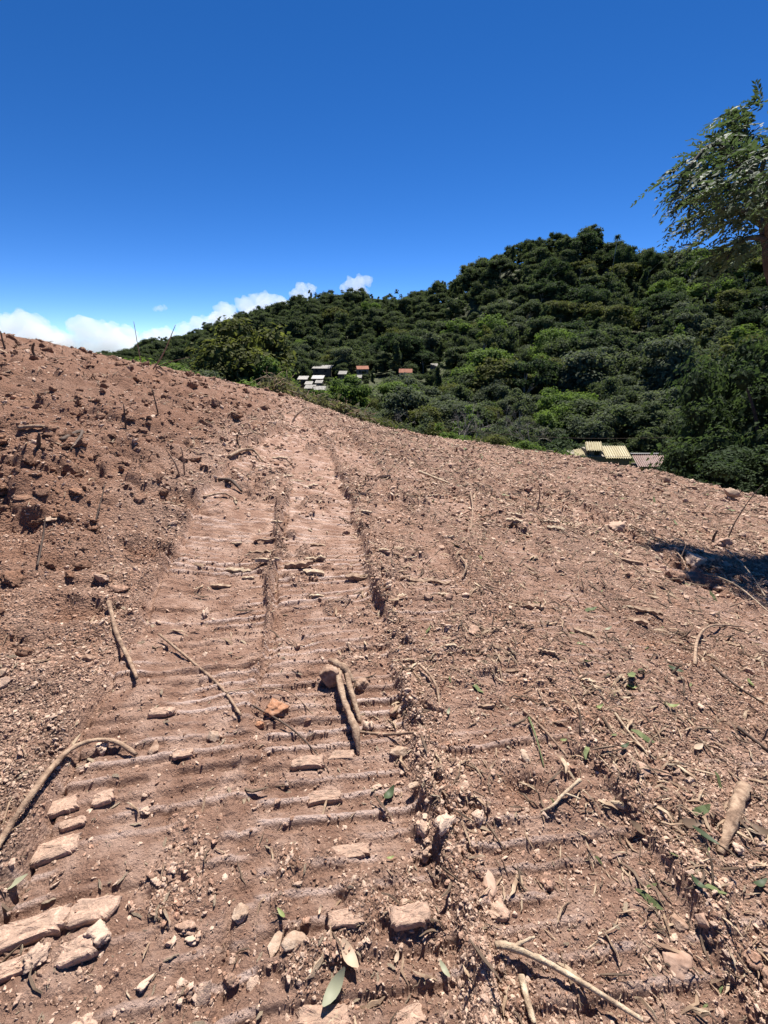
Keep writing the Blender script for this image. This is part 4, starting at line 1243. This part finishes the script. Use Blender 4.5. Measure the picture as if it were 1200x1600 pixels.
TREES = {}
for kind, nv in (('round', 5), ('umbrella', 3), ('tall', 3), ('bushy', 3), ('airy', 2), ('scrub', 2)):
    for v in range(nv):
        sd = 1000 + 17 * v + len(kind) * 131
        c, H, Rr, L = crown_mesh(kind, sd, 2.0, {'bushy': .3, 'scrub': .13}.get(kind, .44))
        t = trunk_mesh(H, L, np.random.default_rng(sd + 1), 0.24 if kind in ('round', 'umbrella') else 0.15, M_GREYBARK if kind in ('umbrella', 'airy') else M_BARK)
        TREES[(kind, v)] = (c, t, H, Rr)
NV = {'round': 5, 'umbrella': 3, 'tall': 3, 'bushy': 3, 'airy': 2, 'scrub': 2}
TINT = {'dark green': (0.66, 0.76, 0.72, 1), 'mid-green': (1.0, 1.0, 1.0, 1), 'olive': (1.4, 1.18, 0.85, 1), 'grey-green': (1.35, 1.25, 1.6, 1), 'bright green': (1.55, 1.75, 0.95, 1)}
KNAME = {'round': ('broadleaf_tree', 'round-crowned tree'), 'umbrella': ('umbrella_tree', 'flat-topped tree'), 'tall': ('slender_tree', 'slender tree'), 'bushy': ('bush', 'bush'), 'airy': ('airy_tree', 'thin-crowned tree'), 'scrub': ('shrub', 'shrub')}

def place_tree(kind, v, loc, scale, rz, tint, label=None, cat=None, group=None, sz=1.0):
    c, t, H, Rr = TREES[(kind, v)]
    o = empty(KNAME[kind][0], loc)
    o.rotation_euler = (0, 0, rz)
    o.scale = (scale * (.85 + .3 * ((rz * 7.3) % 1)), scale * (.85 + .3 * ((rz * 3.7) % 1)), scale * sz)
    a = link('crown', c, o); a.color = TINT[tint] if isinstance(tint, str) else tint
    b = link('trunk', t, o)
    tag(o, label or KNAME[kind][1], cat or ('bush' if kind == 'bushy' else 'shrub' if kind == 'scrub' else 'tree'), group)
    return o

def top_at(px, py, t, H):        # ground spot and scale so that a tree of native height H shows its top at the pixel
    p = at(px, py, t)
    g = float(terrain(p[:1], p[1:2])[0][0])
    return np.array([p[0], p[1], g]), max(p[2] - g, 1.0) / H

G_TR = 'trees of the wooded hill'
SPECIAL = []
def special(kind, v, px, py, t, tint, label, squeeze=1.0, group=G_TR):
    H = TREES[(kind, v)][2]
    loc, k = top_at(px, py, t, H)
    w = min(max(k * squeeze, 0.35), 2.6)
    place_tree(kind, v, loc, w, px * .37, tint, label, None, group, k / w)
    SPECIAL.append((loc[0], loc[1], w * 3))
special('round', 0, 372, 503, 92, 'olive', 'tall yellow-green tree standing above the dirt crest before the hill', 1.0)
special('round', 1, 412, 560, 85, 'bright green', 'lower yellow-green tree beside the tall one at the crest', 1.0)
special('round', 2, 338, 560, 88, 'olive', 'olive tree behind the dirt crest next to the tall yellow-green one', 1.0)
special('bushy', 0, 388, 592, 62, 'bright green', 'bright green bush just over the dirt crest', 1.2)
special('airy', 0, 1064, 386, 205, 'grey-green', 'feathery grey tree on the skyline, first of a pair', 1.3)
special('airy', 1, 1082, 382, 205, 'grey-green', 'feathery grey tree on the skyline, second of a pair', 1.3)
special('umbrella', 0, 1020, 392, 215, 'dark green', 'small umbrella-shaped tree alone on the skyline', .7)
special('umbrella', 1, 982, 390, 220, 'dark green', 'small leaning umbrella tree beside the skyline palm', .6)
special('airy', 0, 612, 452, 320, 'mid-green', 'thin tree on the saddle of the skyline', 1.0)
special('tall', 0, 318, 503, 430, 'dark green', 'slender dark tree on the low shoulder of the hill', 1.0)
special('tall', 1, 205, 545, 500, 'dark green', 'lone dark tree where the hill meets the clouds', .9)
special('umbrella', 0, 662, 548, 182, 'dark green', 'dark dome tree right above the red-roofed house', 1.2)

def palm(px, py, t, label):
    loc, k = top_at(px, py, t, 1.0)
    H = k
    o = empty('palm_tree', loc)
    V, F = tube([np.array([0, 0, -1.0]), np.array([.15, 0, H * .5]), np.array([.05, 0, H - 1.4])], [.28, .2, .16], 7, 3, .04, 3)
    link('trunk', new_mesh('trunk', V, F, M_GREYBARK, True), o)
    g = np.random.default_rng(5)
    V = []; F = []
    for i in range(26):
        a = i * 2.4; el = 0.9 - 1.7 * (i / 26)
        Lf = 2.1
        prev = None
        for j in range(7):
            s = j / 6
            r = Lf * s * math.cos(el * (1 - .3 * s)); z = H - 1.3 + Lf * s * math.sin(el) - 1.3 * s * s
            c = np.array([r * math.cos(a), r * math.sin(a), z]); side = np.array([-math.sin(a), math.cos(a), -.35]) * .36 * math.sin(math.pi * (s * .9 + .08))
            b = len(V)
            V += [c - side, c, c + side * np.array([1, 1, -1])]
            if j:
                F += [(b - 3, b, b + 1, b - 2), (b - 2, b + 1, b + 2, b - 1)]
    cr = link('crown', new_mesh('crown', V, F, M_LEAF), o); cr.color = TINT['dark green']
    SPECIAL.append((loc[0], loc[1], 14))
    tag(o, label, 'palm', G_TR)
palm(966, 364, 222, 'tall thin palm rising above the hill skyline')

# single trees standing proud of the skyline
SKY = []
gs = np.random.default_rng(31)
cx_ = np.array([c[0] for c in CREST_PX]); cy_ = np.array([c[1] for c in CREST_PX]); ct_ = np.array([c[2] for c in CREST_PX])
pxs = 225.0
while pxs < 1130:
    far = pxs < 700
    py = np.interp(pxs, cx_, cy_) - gs.random() ** 1.4 * (15 if pxs < 500 else 11 if far else 9) + (2 if far else 4)
    t = np.interp(pxs, cx_, ct_) * (0.985 + .03 * gs.random())
    kind = ['round', 'umbrella', 'tall', 'airy'][gs.choice(4, p=[.12, .18, .4, .3] if far else [.3, .4, .1, .2])]
    v = int(gs.integers(0, NV[kind])); H = TREES[(kind, v)][2]
    if abs(pxs - 966) < 14:
        pxs += 12; continue
    loc, k = top_at(pxs, py, t, H)
    w = min(k, 1.6) * (.5 + .5 * gs.random())
    tn = ['dark green', 'mid-green', 'grey-green'][gs.integers(0, 3)]
    o = place_tree(kind, v, loc, w, gs.random() * 6, tn, None, None, G_TR, k / w)
    SKY.append((o, pxs, kind, tn, k))
    pxs += (7 + 12 * gs.random()) if far else (10 + 18 * gs.random())
def sky_labels():
    for o, px_, kind, tn, k in SKY:
        where = 'on the low shoulder' if px_ < 400 else 'on the middle hump' if px_ < 600 else 'on the saddle' if px_ < 720 else 'on the rise to the summit' if px_ < 840 else 'on the summit' if px_ < 960 else 'beyond the skyline palm'
        ranked(o, '{} %s %s %s of the skyline' % (tn, KNAME[kind][1], where) if 'palm' not in where else '{} %s %s on the skyline %s' % (tn, KNAME[kind][1], where), k)

# the rest of the wood: positions spread over the slopes, thinned where houses stand
def forest():
    n = 42000
    az = R(52) * (rng.random(n) * 2 - 1)
    r = 34 + (640 - 34) * rng.random(n) ** 0.8
    x = r * np.sin(az); y = r * np.cos(az)
    g, s = terrain(x, y)
    px, py, f = project(x, y, g + 6)
    ok = (s > 9) & (px > -90) & (px < 1290) & (py > 250)
    x, y, g, r, s = x[ok], y[ok], g[ok], r[ok], s[ok]
    hgt = np.where(r < 70, 5.0, np.where(r < 120, 8.0, 12.0))
    # drop what the land hides
    vis = np.ones(len(x), bool)
    for q in np.linspace(0.15, 0.96, 18):
        gx, _ = terrain(x * q, y * q)
        vis &= gx < (EYE + (g + hgt * 1.15 - EYE) * q) + 1.0
    x, y, g, r, s, hgt = [a[vis] for a in (x, y, g, r, s, hgt)]
    keep = []
    cell = {}
    sp = np.where(r < 70, 3.4, np.where(r < 120, 4.6, 6.3))
    for i in range(len(x)):
        c = (int(x[i] // 8), int(y[i] // 8))
        good = True
        for a in (-1, 0, 1):
            for b in (-1, 0, 1):
                for j in cell.get((c[0] + a, c[1] + b), ()):
                    if (x[i] - x[j]) ** 2 + (y[i] - y[j]) ** 2 < (min(sp[i], sp[j])) ** 2:
                        good = False; break
                if not good: break
            if not good: break
        if good:
            cell.setdefault(c, []).append(i); keep.append(i)
    rows = []
    for i in keep:
        if any((x[i] - a) ** 2 + (y[i] - b) ** 2 < q * q * .6 for a, b, q in SPECIAL): continue
        u = rng.random()
        nz = float(vnoise(np.array([x[i] * .02]), np.array([y[i] * .02]), 5)[0])
        if r[i] < 75: kind = 'bushy' if u < .62 else 'round' if u < .8 else 'airy'
        elif r[i] < 130: kind = 'bushy' if u < .3 else 'round' if u < .75 else 'umbrella' if u < .9 else 'airy'
        else: kind = 'round' if u < .46 else 'umbrella' if u < .62 else 'tall' if u < .78 else 'bushy' if u < .87 else 'airy'
        if g[i] > 25 and u > .42 and kind == 'round': kind = 'umbrella'
        if x[i] < -60 and r[i] > 250 and u > .6: kind = 'tall'
        v = int(rng.integers(0, NV[kind]))
        H, Rr = TREES[(kind, v)][2:]
        k = hgt[i] / H * (0.55 + 0.8 * rng.random() ** 1.3)
        if kind == 'bushy': k = hgt[i] / 9.0 * (0.7 + .6 * rng.random())
        w = rng.random() + nz * .25
        if r[i] < 130: tint = 'dark green' if w < .15 else 'mid-green' if w < .38 else 'olive' if w < .58 else 'bright green' if w < .7 else 'grey-green'
        else: tint = 'dark green' if w < .36 else 'mid-green' if w < .66 else 'olive' if w < .82 else 'grey-green' if w < .93 else 'bright green'
        for attempt in range(3):
            if attempt:
                kind = 'bushy'; v = int(rng.integers(0, 3)); H, Rr = TREES[(kind, v)][2:]; k = (.6, .3)[attempt - 1] * (.8 + .4 * rng.random())
            qx, qy, ff = project(x[i], y[i], g[i] + H * k * .55)
            hw = FPX * Rr * k / ff; top = project(x[i], y[i], g[i] + H * k)[1]; bot = project(x[i], y[i], g[i])[1]
            block = any(ff < t + 4 and qx + hw * .85 > a0 and qx - hw * .85 < a1 and top < b1 and bot > b0 for (a0, a1, b0, b1, t) in HOUSES)
            if not block: break
        if block: continue
        rows.append((hw * 2 if -40 < qx < 1240 else 0.1, kind, v, x[i], y[i], g[i] - .2, k, tint, qx, qy, ff, H * k))
    rows.sort(key=lambda a: -a[0])
    return rows
ROWS = forest()
print('trees:', len(ROWS))
caps = {'round': 200, 'umbrella': 130, 'tall': 60, 'bushy': 190, 'airy': 60}
ZX = [(330, 'under the clouds'), (470, 'beside the hamlet'), (600, 'by the orange roof'), (720, 'by the red roof'), (860, 'beside the summit'), (980, 'under the summit'), (1100, 'over the yellow house'), (9999, 'behind the leaning tree')]
REST = []
for (w, kind, v, x, y, z, k, tint, qx, qy, ff, hh) in ROWS:
    if caps[kind] > 0 and w > 9:
        caps[kind] -= 1
        o = place_tree(kind, v, (x, y, z), k, rng.random() * 6.28, tint, None, None, G_TR if ff > 120 else 'trees and bushes of the valley', 0.85 + .3 * rng.random())
        row = 'high on the hill' if qy < 470 else 'halfway up the hill' if qy < 540 else 'low on the hill' if ff > 120 else 'down in the valley' if ff > 70 else 'just past the rim'
        col = next(b for a, b in ZX if qx < a)
        if col.startswith('left'): col = 'beside the summit'
        ranked(o, '{} %s %s %s %s' % (tint, KNAME[kind][1], row, col), w)
    else:
        REST.append((kind, v, x, y, z, k, tint))
print('in the mass:', len(REST))
forms = []; cols = []; index = {}
for key, (c, t, H, Rr) in TREES.items():
    for tn, tc in TINT.items():
        index[(key, tn)] = len(forms)
        forms.append((c, t)); cols.append(tc)
FC = bpy.data.collections.new('forest_form')
for i, ((c, t), tc) in enumerate(zip(forms, cols)):
    o = bpy.data.objects.new('form_%03d' % i, c); o.color = tc
    FC.objects.link(o)
if REST:
    m = len(REST)
    scl = np.array([[q[5]] * 3 for q in REST]) * (0.9 + .25 * rng.random((m, 3)))
    instancer('forest', np.array([q[2:5] for q in REST]), np.stack([np.zeros(m), np.zeros(m), rng.random(m) * 6.28], 1), scl, [index[((q[0], q[1]), q[6])] for q in REST], FC, 'dense tropical wood covering the hill')

# leafless grey trees standing in the scrub past the rim
def bare_tree(px, py, t, label, seed):
    loc, H = top_at(px, py, t, 1.0)
    H = min(H, 9.0)
    g = np.random.default_rng(seed)
    o = empty('bare_tree', loc)
    V, F = [], []
    def grow(p, d, L, r, lev):
        q = p + d * L * .5 + g.normal(0, L * .05, 3); e = p + d * L + g.normal(0, L * .06, 3)
        v, f = tube([p, q, e], [r, r * .8, r * .55], 5, 1, .04, 2)
        b = len(V); V.extend(v); F.extend([tuple(i + b for i in a) for a in f])
        if lev == 0: return
        for _ in range(3 if lev > 1 else 4):
            nd = d + g.normal(0, .5, 3) + np.array([0, 0, .15]); nd /= np.linalg.norm(nd)
            grow(p + (e - p) * (.45 + .55 * g.random()), nd, L * (.5 + .25 * g.random()), r * .5, lev - 1)
    grow(np.array([0., 0, -.5]), np.array([g.normal() * .1, 0, 1.]) , H * .5, .13, 4)
    link('branches', new_mesh('branches', V, F, M_GREYBARK, True), o) if False else None
    n0 = 2 * 5 + 5
    link('trunk', new_mesh('trunk', V, F, M_GREYBARK, True), o)
    tag(o, label, 'tree', 'leafless trees past the rim')
bare_tree(722, 612, 46, 'leafless pale tree in the scrub past the rim, the tallest bare one', 1)
bare_tree(738, 630, 44, 'leafless pale tree just beside the tallest bare one', 2)
bare_tree(612, 600, 60, 'leafless grey tree among bushes below the red-roofed house', 3)
bare_tree(845, 640, 48, 'spreading grey bare tree beyond the rim left of the yellow roofs'.replace(' left of', ' near'), 4)
bare_tree(790, 625, 58, 'thin grey bare tree between scrub bushes', 5)
bare_tree(1150, 590, 40, 'bare pale limbs against the dark wood behind the boulder', 6)

# heap of cut brush at the rim
def brush():
    V, F = [], []
    g = np.random.default_rng(77)
    def spot():
        a = g.random()
        hump = 26 * math.exp(-((a - .18) / .2) ** 2) + 12 * math.exp(-((a - .7) / .25) ** 2)
        return 408 + 170 * a, 612 + 50 * a - hump * g.random() + 6 * g.normal(), 23.0 + 3.5 * g.random()
    for _ in range(520):
        px, py, t = spot()
        p = at(px, py, t)
        d = g.normal(size=3) * np.array([1, .6, .45]); d /= np.linalg.norm(d)
        L = .3 + .9 * g.random() ** 2
        v, f = tube([p, p + d * L * .5 + g.normal(0, .07, 3), p + d * L], [.022, .016, .006], 4, int(px), .1, 2)
        b = len(V); V.extend(v); F.extend([tuple(i + b for i in q) for q in f])
    o = link('brush_heap', new_mesh('brush_heap', V, F, M_WOOD, True))
    tag(o, 'tangled heap of cut brush at the rim', None, None, 'stuff')
    C = np.array([at(*spot()) for _ in range(3600)])
    v, f = cards(C, g.normal(size=(3600, 3)) + np.array([0, 0, .6]), .15, g, 2.4)
    o = link('withered_foliage', new_mesh('withered_foliage', v, f, M_LEAF))
    o.color = (1.5, 1.15, 1.35, 1)
    tag(o, 'withered grey-green foliage on the heap of cut brush', None, None, 'stuff')
brush()

# dark scrub at the foot of the leaning tree
for i, (px, py, t, kind, tint, label) in enumerate([
    (1225, 455, 26, 'scrub', 'dark green', 'tall dark thicket filling the frame edge behind the leaning tree'), (1255, 520, 22, 'scrub', 'dark green', 'dark thicket at the frame edge under the leaning tree'),
    (1212, 560, 33, 'scrub', 'mid-green', 'glossy dark thicket above the pale boulder'), (1195, 640, 25, 'scrub', 'dark green', 'dark shrub just behind the pale boulder'), (1140, 672, 49, 'scrub', 'dark green', 'broad dark shrub beside the rusty shed'),
    (1162, 706, 28, 'scrub', 'mid-green', 'low shrub between rusty shed and pale boulder'), (1215, 680, 20, 'scrub', 'dark green', 'low dark shrub at the frame edge past the rim'), (1098, 706, 49, 'scrub', 'grey-green', 'small grey shrub next to the rusty shed'),
    (590, 640, 34, 'scrub', 'olive', 'olive shrub rising past the end of the brush heap'), (640, 652, 36, 'scrub', 'mid-green', 'green shrub past the rim below the red-roofed house'), (700, 664, 36, 'scrub', 'bright green', 'bright green shrub at the foot of the bare pale trees'),
    (770, 670, 38, 'scrub', 'olive', 'olive shrub past the rim beyond the bare pale trees'), (830, 676, 36, 'scrub', 'bright green', 'yellow-green shrub between bare trees and yellow house'), (880, 680, 42, 'scrub', 'dark green', 'dark shrub next to the yellow house')]):
    v = i % 2
    H = TREES[(kind, v)][2]
    loc, k = top_at(px, py, t, H)
    w = max(min(k, 1.0), k * .6)
    place_tree(kind, v, loc, w, i * 1.3, tint, label, None, 'shrubs beside the clearing', k / w)

# ------------------------------------------------------------------ the leaning tree at the frame edge
def leaning_tree():
    base = np.array([8.6, 8.4, float(height(8.6, 8.4)[0]) - .1])
    o = empty('leaning_tree', base)
    g = np.random.default_rng(9)
    A = lambda px, py, t: at(px + (8 if px < 1195 else 4), py, t) - base
    trunk = [np.zeros(3), A(1232, 560, 8.3), A(1200, 425, 7.4), A(1190, 378, 7.2), A(1183, 340, 7.1)]
    V, F = tube(trunk, [.12, .1, .08, .07, .06], 9, 3, .05, 6)
    link('trunk', new_mesh('trunk', V, F, M_BARK, True), o)
    limbs = [
        [A(1183, 340, 7.1), A(1173, 300, 7.0), A(1168, 255, 6.9), A(1160, 225, 6.8), A(1156, 195, 6.8), A(1156, 172, 6.8)],
        [A(1173, 300, 7.0), A(1150, 262, 6.9), A(1128, 225, 6.8), A(1108, 214, 6.7)],
        [A(1168, 255, 6.9), A(1130, 232, 6.6), A(1112, 224, 6.4), A(1090, 236, 6.4), A(1068, 264, 6.3), A(1052, 292, 6.3)],
        [A(1183, 340, 7.1), A(1150, 305, 6.8), A(1118, 287, 6.6), A(1088, 290, 6.5), A(1072, 300, 6.4)],
        [A(1186, 355, 7.1), A(1155, 335, 6.7), A(1125, 330, 6.5), A(1100, 340, 6.4)],
        [A(1190, 372, 7.2), A(1160, 372, 6.8), A(1140, 385, 6.6), A(1128, 405, 6.5)],
        [A(1183, 340, 7.1), A(1205, 300, 7.0), A(1235, 265, 6.9), A(1275, 245, 6.8)],
        [A(1173, 300, 7.0), A(1186, 250, 6.6), A(1198, 222, 6.4)],
        [A(1188, 360, 7.1), A(1230, 320, 7.0), A(1290, 300, 6.9), A(1340, 310, 6.8)],
        [A(1186, 350, 7.1), A(1180, 300, 6.5), A(1150, 262, 6.2), A(1135, 230, 6.1)],
        [A(1200, 425, 7.4), A(1240, 380, 7.0), A(1300, 380, 6.8), A(1360, 400, 6.6)],
        [A(1186, 350, 7.1), A(1165, 335, 6.3), A(1140, 325, 5.7), A(1112, 328, 5.3)],  # this limb and the next two: added to enlarge the cast shadow
        [A(1186, 350, 7.1), A(1178, 300, 6.2), A(1165, 270, 5.6), A(1140, 262, 5.2)],
        [A(1190, 372, 7.2), A(1195, 330, 6.3), A(1200, 300, 5.6), A(1190, 285, 5.1)],
    ]
    for i, l in enumerate(limbs):
        V, F = tube(l, np.linspace(.05 if i else .07, .010, len(l)), 6, 20 + i, .06, 4)
        link('limb', new_mesh('limb', V, F, M_BARK, True), o)
    # feathery sprays of narrow leaflets along the outer limbs
    LV, LF = [], []
    def spray(p, d, L):
        d = d / np.linalg.norm(d)
        side = np.cross(d, np.array([0, 0, 1.]) + g.normal(0, .3, 3)); side /= np.linalg.norm(side)
        up = np.cross(side, d)
        m = 9
        for j in range(m):
            s = (j + .6) / m
            c = p + d * L * s - np.array([0, 0, .35]) * L * s * s
            for sg in (-1, 1):
                ld = side * sg * .8 + d * .75 - up * .25 + g.normal(0, .14, 3)
                ld /= np.linalg.norm(ld)
                ll = L * .30 * (1 - .45 * s) * (.8 + .4 * g.random()); wv = np.cross(ld, up + g.normal(0, .45, 3)); wv = wv / (np.linalg.norm(wv) + 1e-9) * ll * .19
                b = len(LV)
                LV.extend([c, c + ld * ll * .45 + wv, c + ld * ll, c + ld * ll * .45 - wv]); LF.append((b, b + 1, b + 2, b + 3))
    wind = np.array([-.75, .1, -.28])
    for i, l in enumerate(limbs):
        n = 62 if i < 6 else 55
        if i in (0,): n = 105
        if i == 2: n = 48
        if i == 5: n = 45
        if i > 10: n = 48
        P = np.array(l)
        for q in range(n):
            t = (len(P) - 1) * (.28 + .72 * g.random() ** .8)
            a = min(int(t), len(P) - 2); f = t - a
            c = P[a] * (1 - f) + P[a + 1] * f
            th = .2 if i not in (0, 2) else .15 if i == 0 else .10
            c = c + g.normal(0, th, 3) * np.array([1, 1, .55])
            ax = P[a + 1] - P[a]; ax /= np.linalg.norm(ax)
            spray(c, wind * .8 + ax * .45 + g.normal(0, .42, 3), .26 + .2 * g.random())
    cr = link('crown', new_mesh('crown', LV, LF, M_NEARLEAF), o)
    cr.color = (1, 1, 1, 1)
    tag(o, 'leaning tree with feathery wind-blown foliage at the frame edge', 'tree')
leaning_tree()

# overhead cable crossing before the wood
V, F = tube([at(1420, 690, 30), at(1200, 680, 32), at(1040, 684, 34), at(880, 684, 36), at(700, 672, 40)], [.014] * 5, 5, 1, 0, 8)
tag(link('overhead_cable', new_mesh('overhead_cable', V, F, M_DARKWOOD, True)), 'thin overhead cable strung before the dark wood', 'cable')

# ------------------------------------------------------------------ cumulus bank behind the hill
def make_cloud_mat():
    m = bpy.data.materials.new('cloud_vapour')
    m.use_nodes = True
    nt = m.node_tree
    nt.nodes.remove(nt.nodes['Principled BSDF'])
    v = nt.nodes.new('ShaderNodeVolumePrincipled')
    v.inputs['Color'].default_value = (.86, .87, .88, 1)
    v.inputs['Density'].default_value = 0.0065
    v.inputs['Anisotropy'].default_value = 0.2
    nt.links.new(v.outputs[0], nt.nodes['Material Output'].inputs['Volume'])
    return m
M_CLOUD = make_cloud_mat()

def cloud(blobs, D, label, seed, vox=9.0, thick=1.0):
    """blobs: (px, py, radius_px) puffs at distance D, merged into one heaped body"""
    g = np.random.default_rng(seed)
    k = D / FPX
    V, F, off = [], [], 0
    c0 = at(blobs[0][0], blobs[0][1], D)
    def ball(c, r):
        nonlocal off
        v, f = ICO3
        V.append(v * r + c); F.append(f + off); off += len(v)
    for (px, py, rp) in blobs:
        c = at(px, py, D) - c0 + np.array([0, g.normal() * rp * k * .5 * thick, 0])
        r = rp * k
        ball(c, r)
        for _ in range(16):
            d = g.normal(size=3); d /= np.linalg.norm(d); d[2] = abs(d[2]) * 1.0 - .15
            q = r * (.25 + .2 * g.random())
            ball(c + d * r * .85, q)
            for _ in range(3):
                e = d + g.normal(0, .5, 3); e /= np.linalg.norm(e)
                ball(c + d * r * .85 + e * q * .9, q * (.35 + .25 * g.random()))
    me = new_mesh('cloud_puffs', np.vstack(V), np.vstack(F), M_CLOUD)
    tmp = bpy.data.objects.new('cloud_puffs', me)
    COL.objects.link(tmp)
    md = tmp.modifiers.new('merge', 'REMESH'); md.mode = 'VOXEL'; md.voxel_size = vox
    dg = bpy.context.evaluated_depsgraph_get()
    me2 = bpy.data.meshes.new_from_object(tmp.evaluated_get(dg))
    bpy.data.objects.remove(tmp)
    co = np.empty(len(me2.vertices) * 3, np.float32); me2.vertices.foreach_get('co', co)
    co = co.reshape(-1, 3)
    nr = np.empty(len(me2.vertices) * 3, np.float32); me2.vertices.foreach_get('normal', nr); nr = nr.reshape(-1, 3)
    S_ = 1 / (22 * k)
    q = co * S_
    co = co + nr * (k * (2.2 * n3d(q * 3, 1, seed) + 1.1 * n3d(q * 7, 1, seed + 3)))[:, None]
    me2.vertices.foreach_set('co', co.astype(np.float32).ravel())
    if not me2.materials: me2.materials.append(M_CLOUD)
    me2.update()
    o = link('cloud', me2, None, c0)
    tag(o, label, 'cloud', 'cumulus clouds behind the hill')
D = 3200
cloud([(40, 515, 26), (15, 520, 24), (75, 530, 22), (-40, 520, 36), (-110, 525, 40), (50, 560, 40), (0, 565, 40), (-80, 570, 45)], D, 'tall white cumulus heap at the frame edge above the bank', 1)
cloud([(140, 520, 22), (160, 530, 22), (115, 545, 22), (185, 540, 22), (150, 565, 30), (100, 570, 30), (205, 560, 26), (95, 540, 20), (128, 512, 14), (172, 514, 12)], D * 1.05, 'white cumulus heap behind the slanting stalk', 2)
cloud([(225, 540, 18), (260, 532, 18), (295, 522, 16), (245, 560, 26), (290, 555, 26), (330, 510, 16), (330, 540, 26), (205, 525, 16), (240, 528, 14), (310, 508, 13)], D * 1.12, 'low cumulus bank beside the shoulder of the hill', 3)
cloud([(355, 492, 16), (385, 480, 15), (415, 475, 15), (370, 515, 24), (410, 500, 22), (435, 474, 12), (450, 490, 20), (340, 500, 14), (398, 470, 10), (425, 468, 9)], D * 1.12, 'long white cloud just above the wooded shoulder', 4)
cloud([(472, 452, 9), (462, 462, 10), (486, 452, 8), (478, 468, 12)], D * 1.2, 'small white puff above the skyline trees', 5, 6)
cloud([(562, 440, 10), (548, 444, 9), (575, 438, 8), (560, 456, 14), (538, 450, 7)], D * 1.2, 'bright white puff behind the skyline hump', 6, 6)
cloud([(250, 482, 5.5), (244, 483, 4.5), (257, 482, 4)], D, 'tiny lone cloud high over the bank', 7, 4.0)

sky_labels()
finish_ranks()
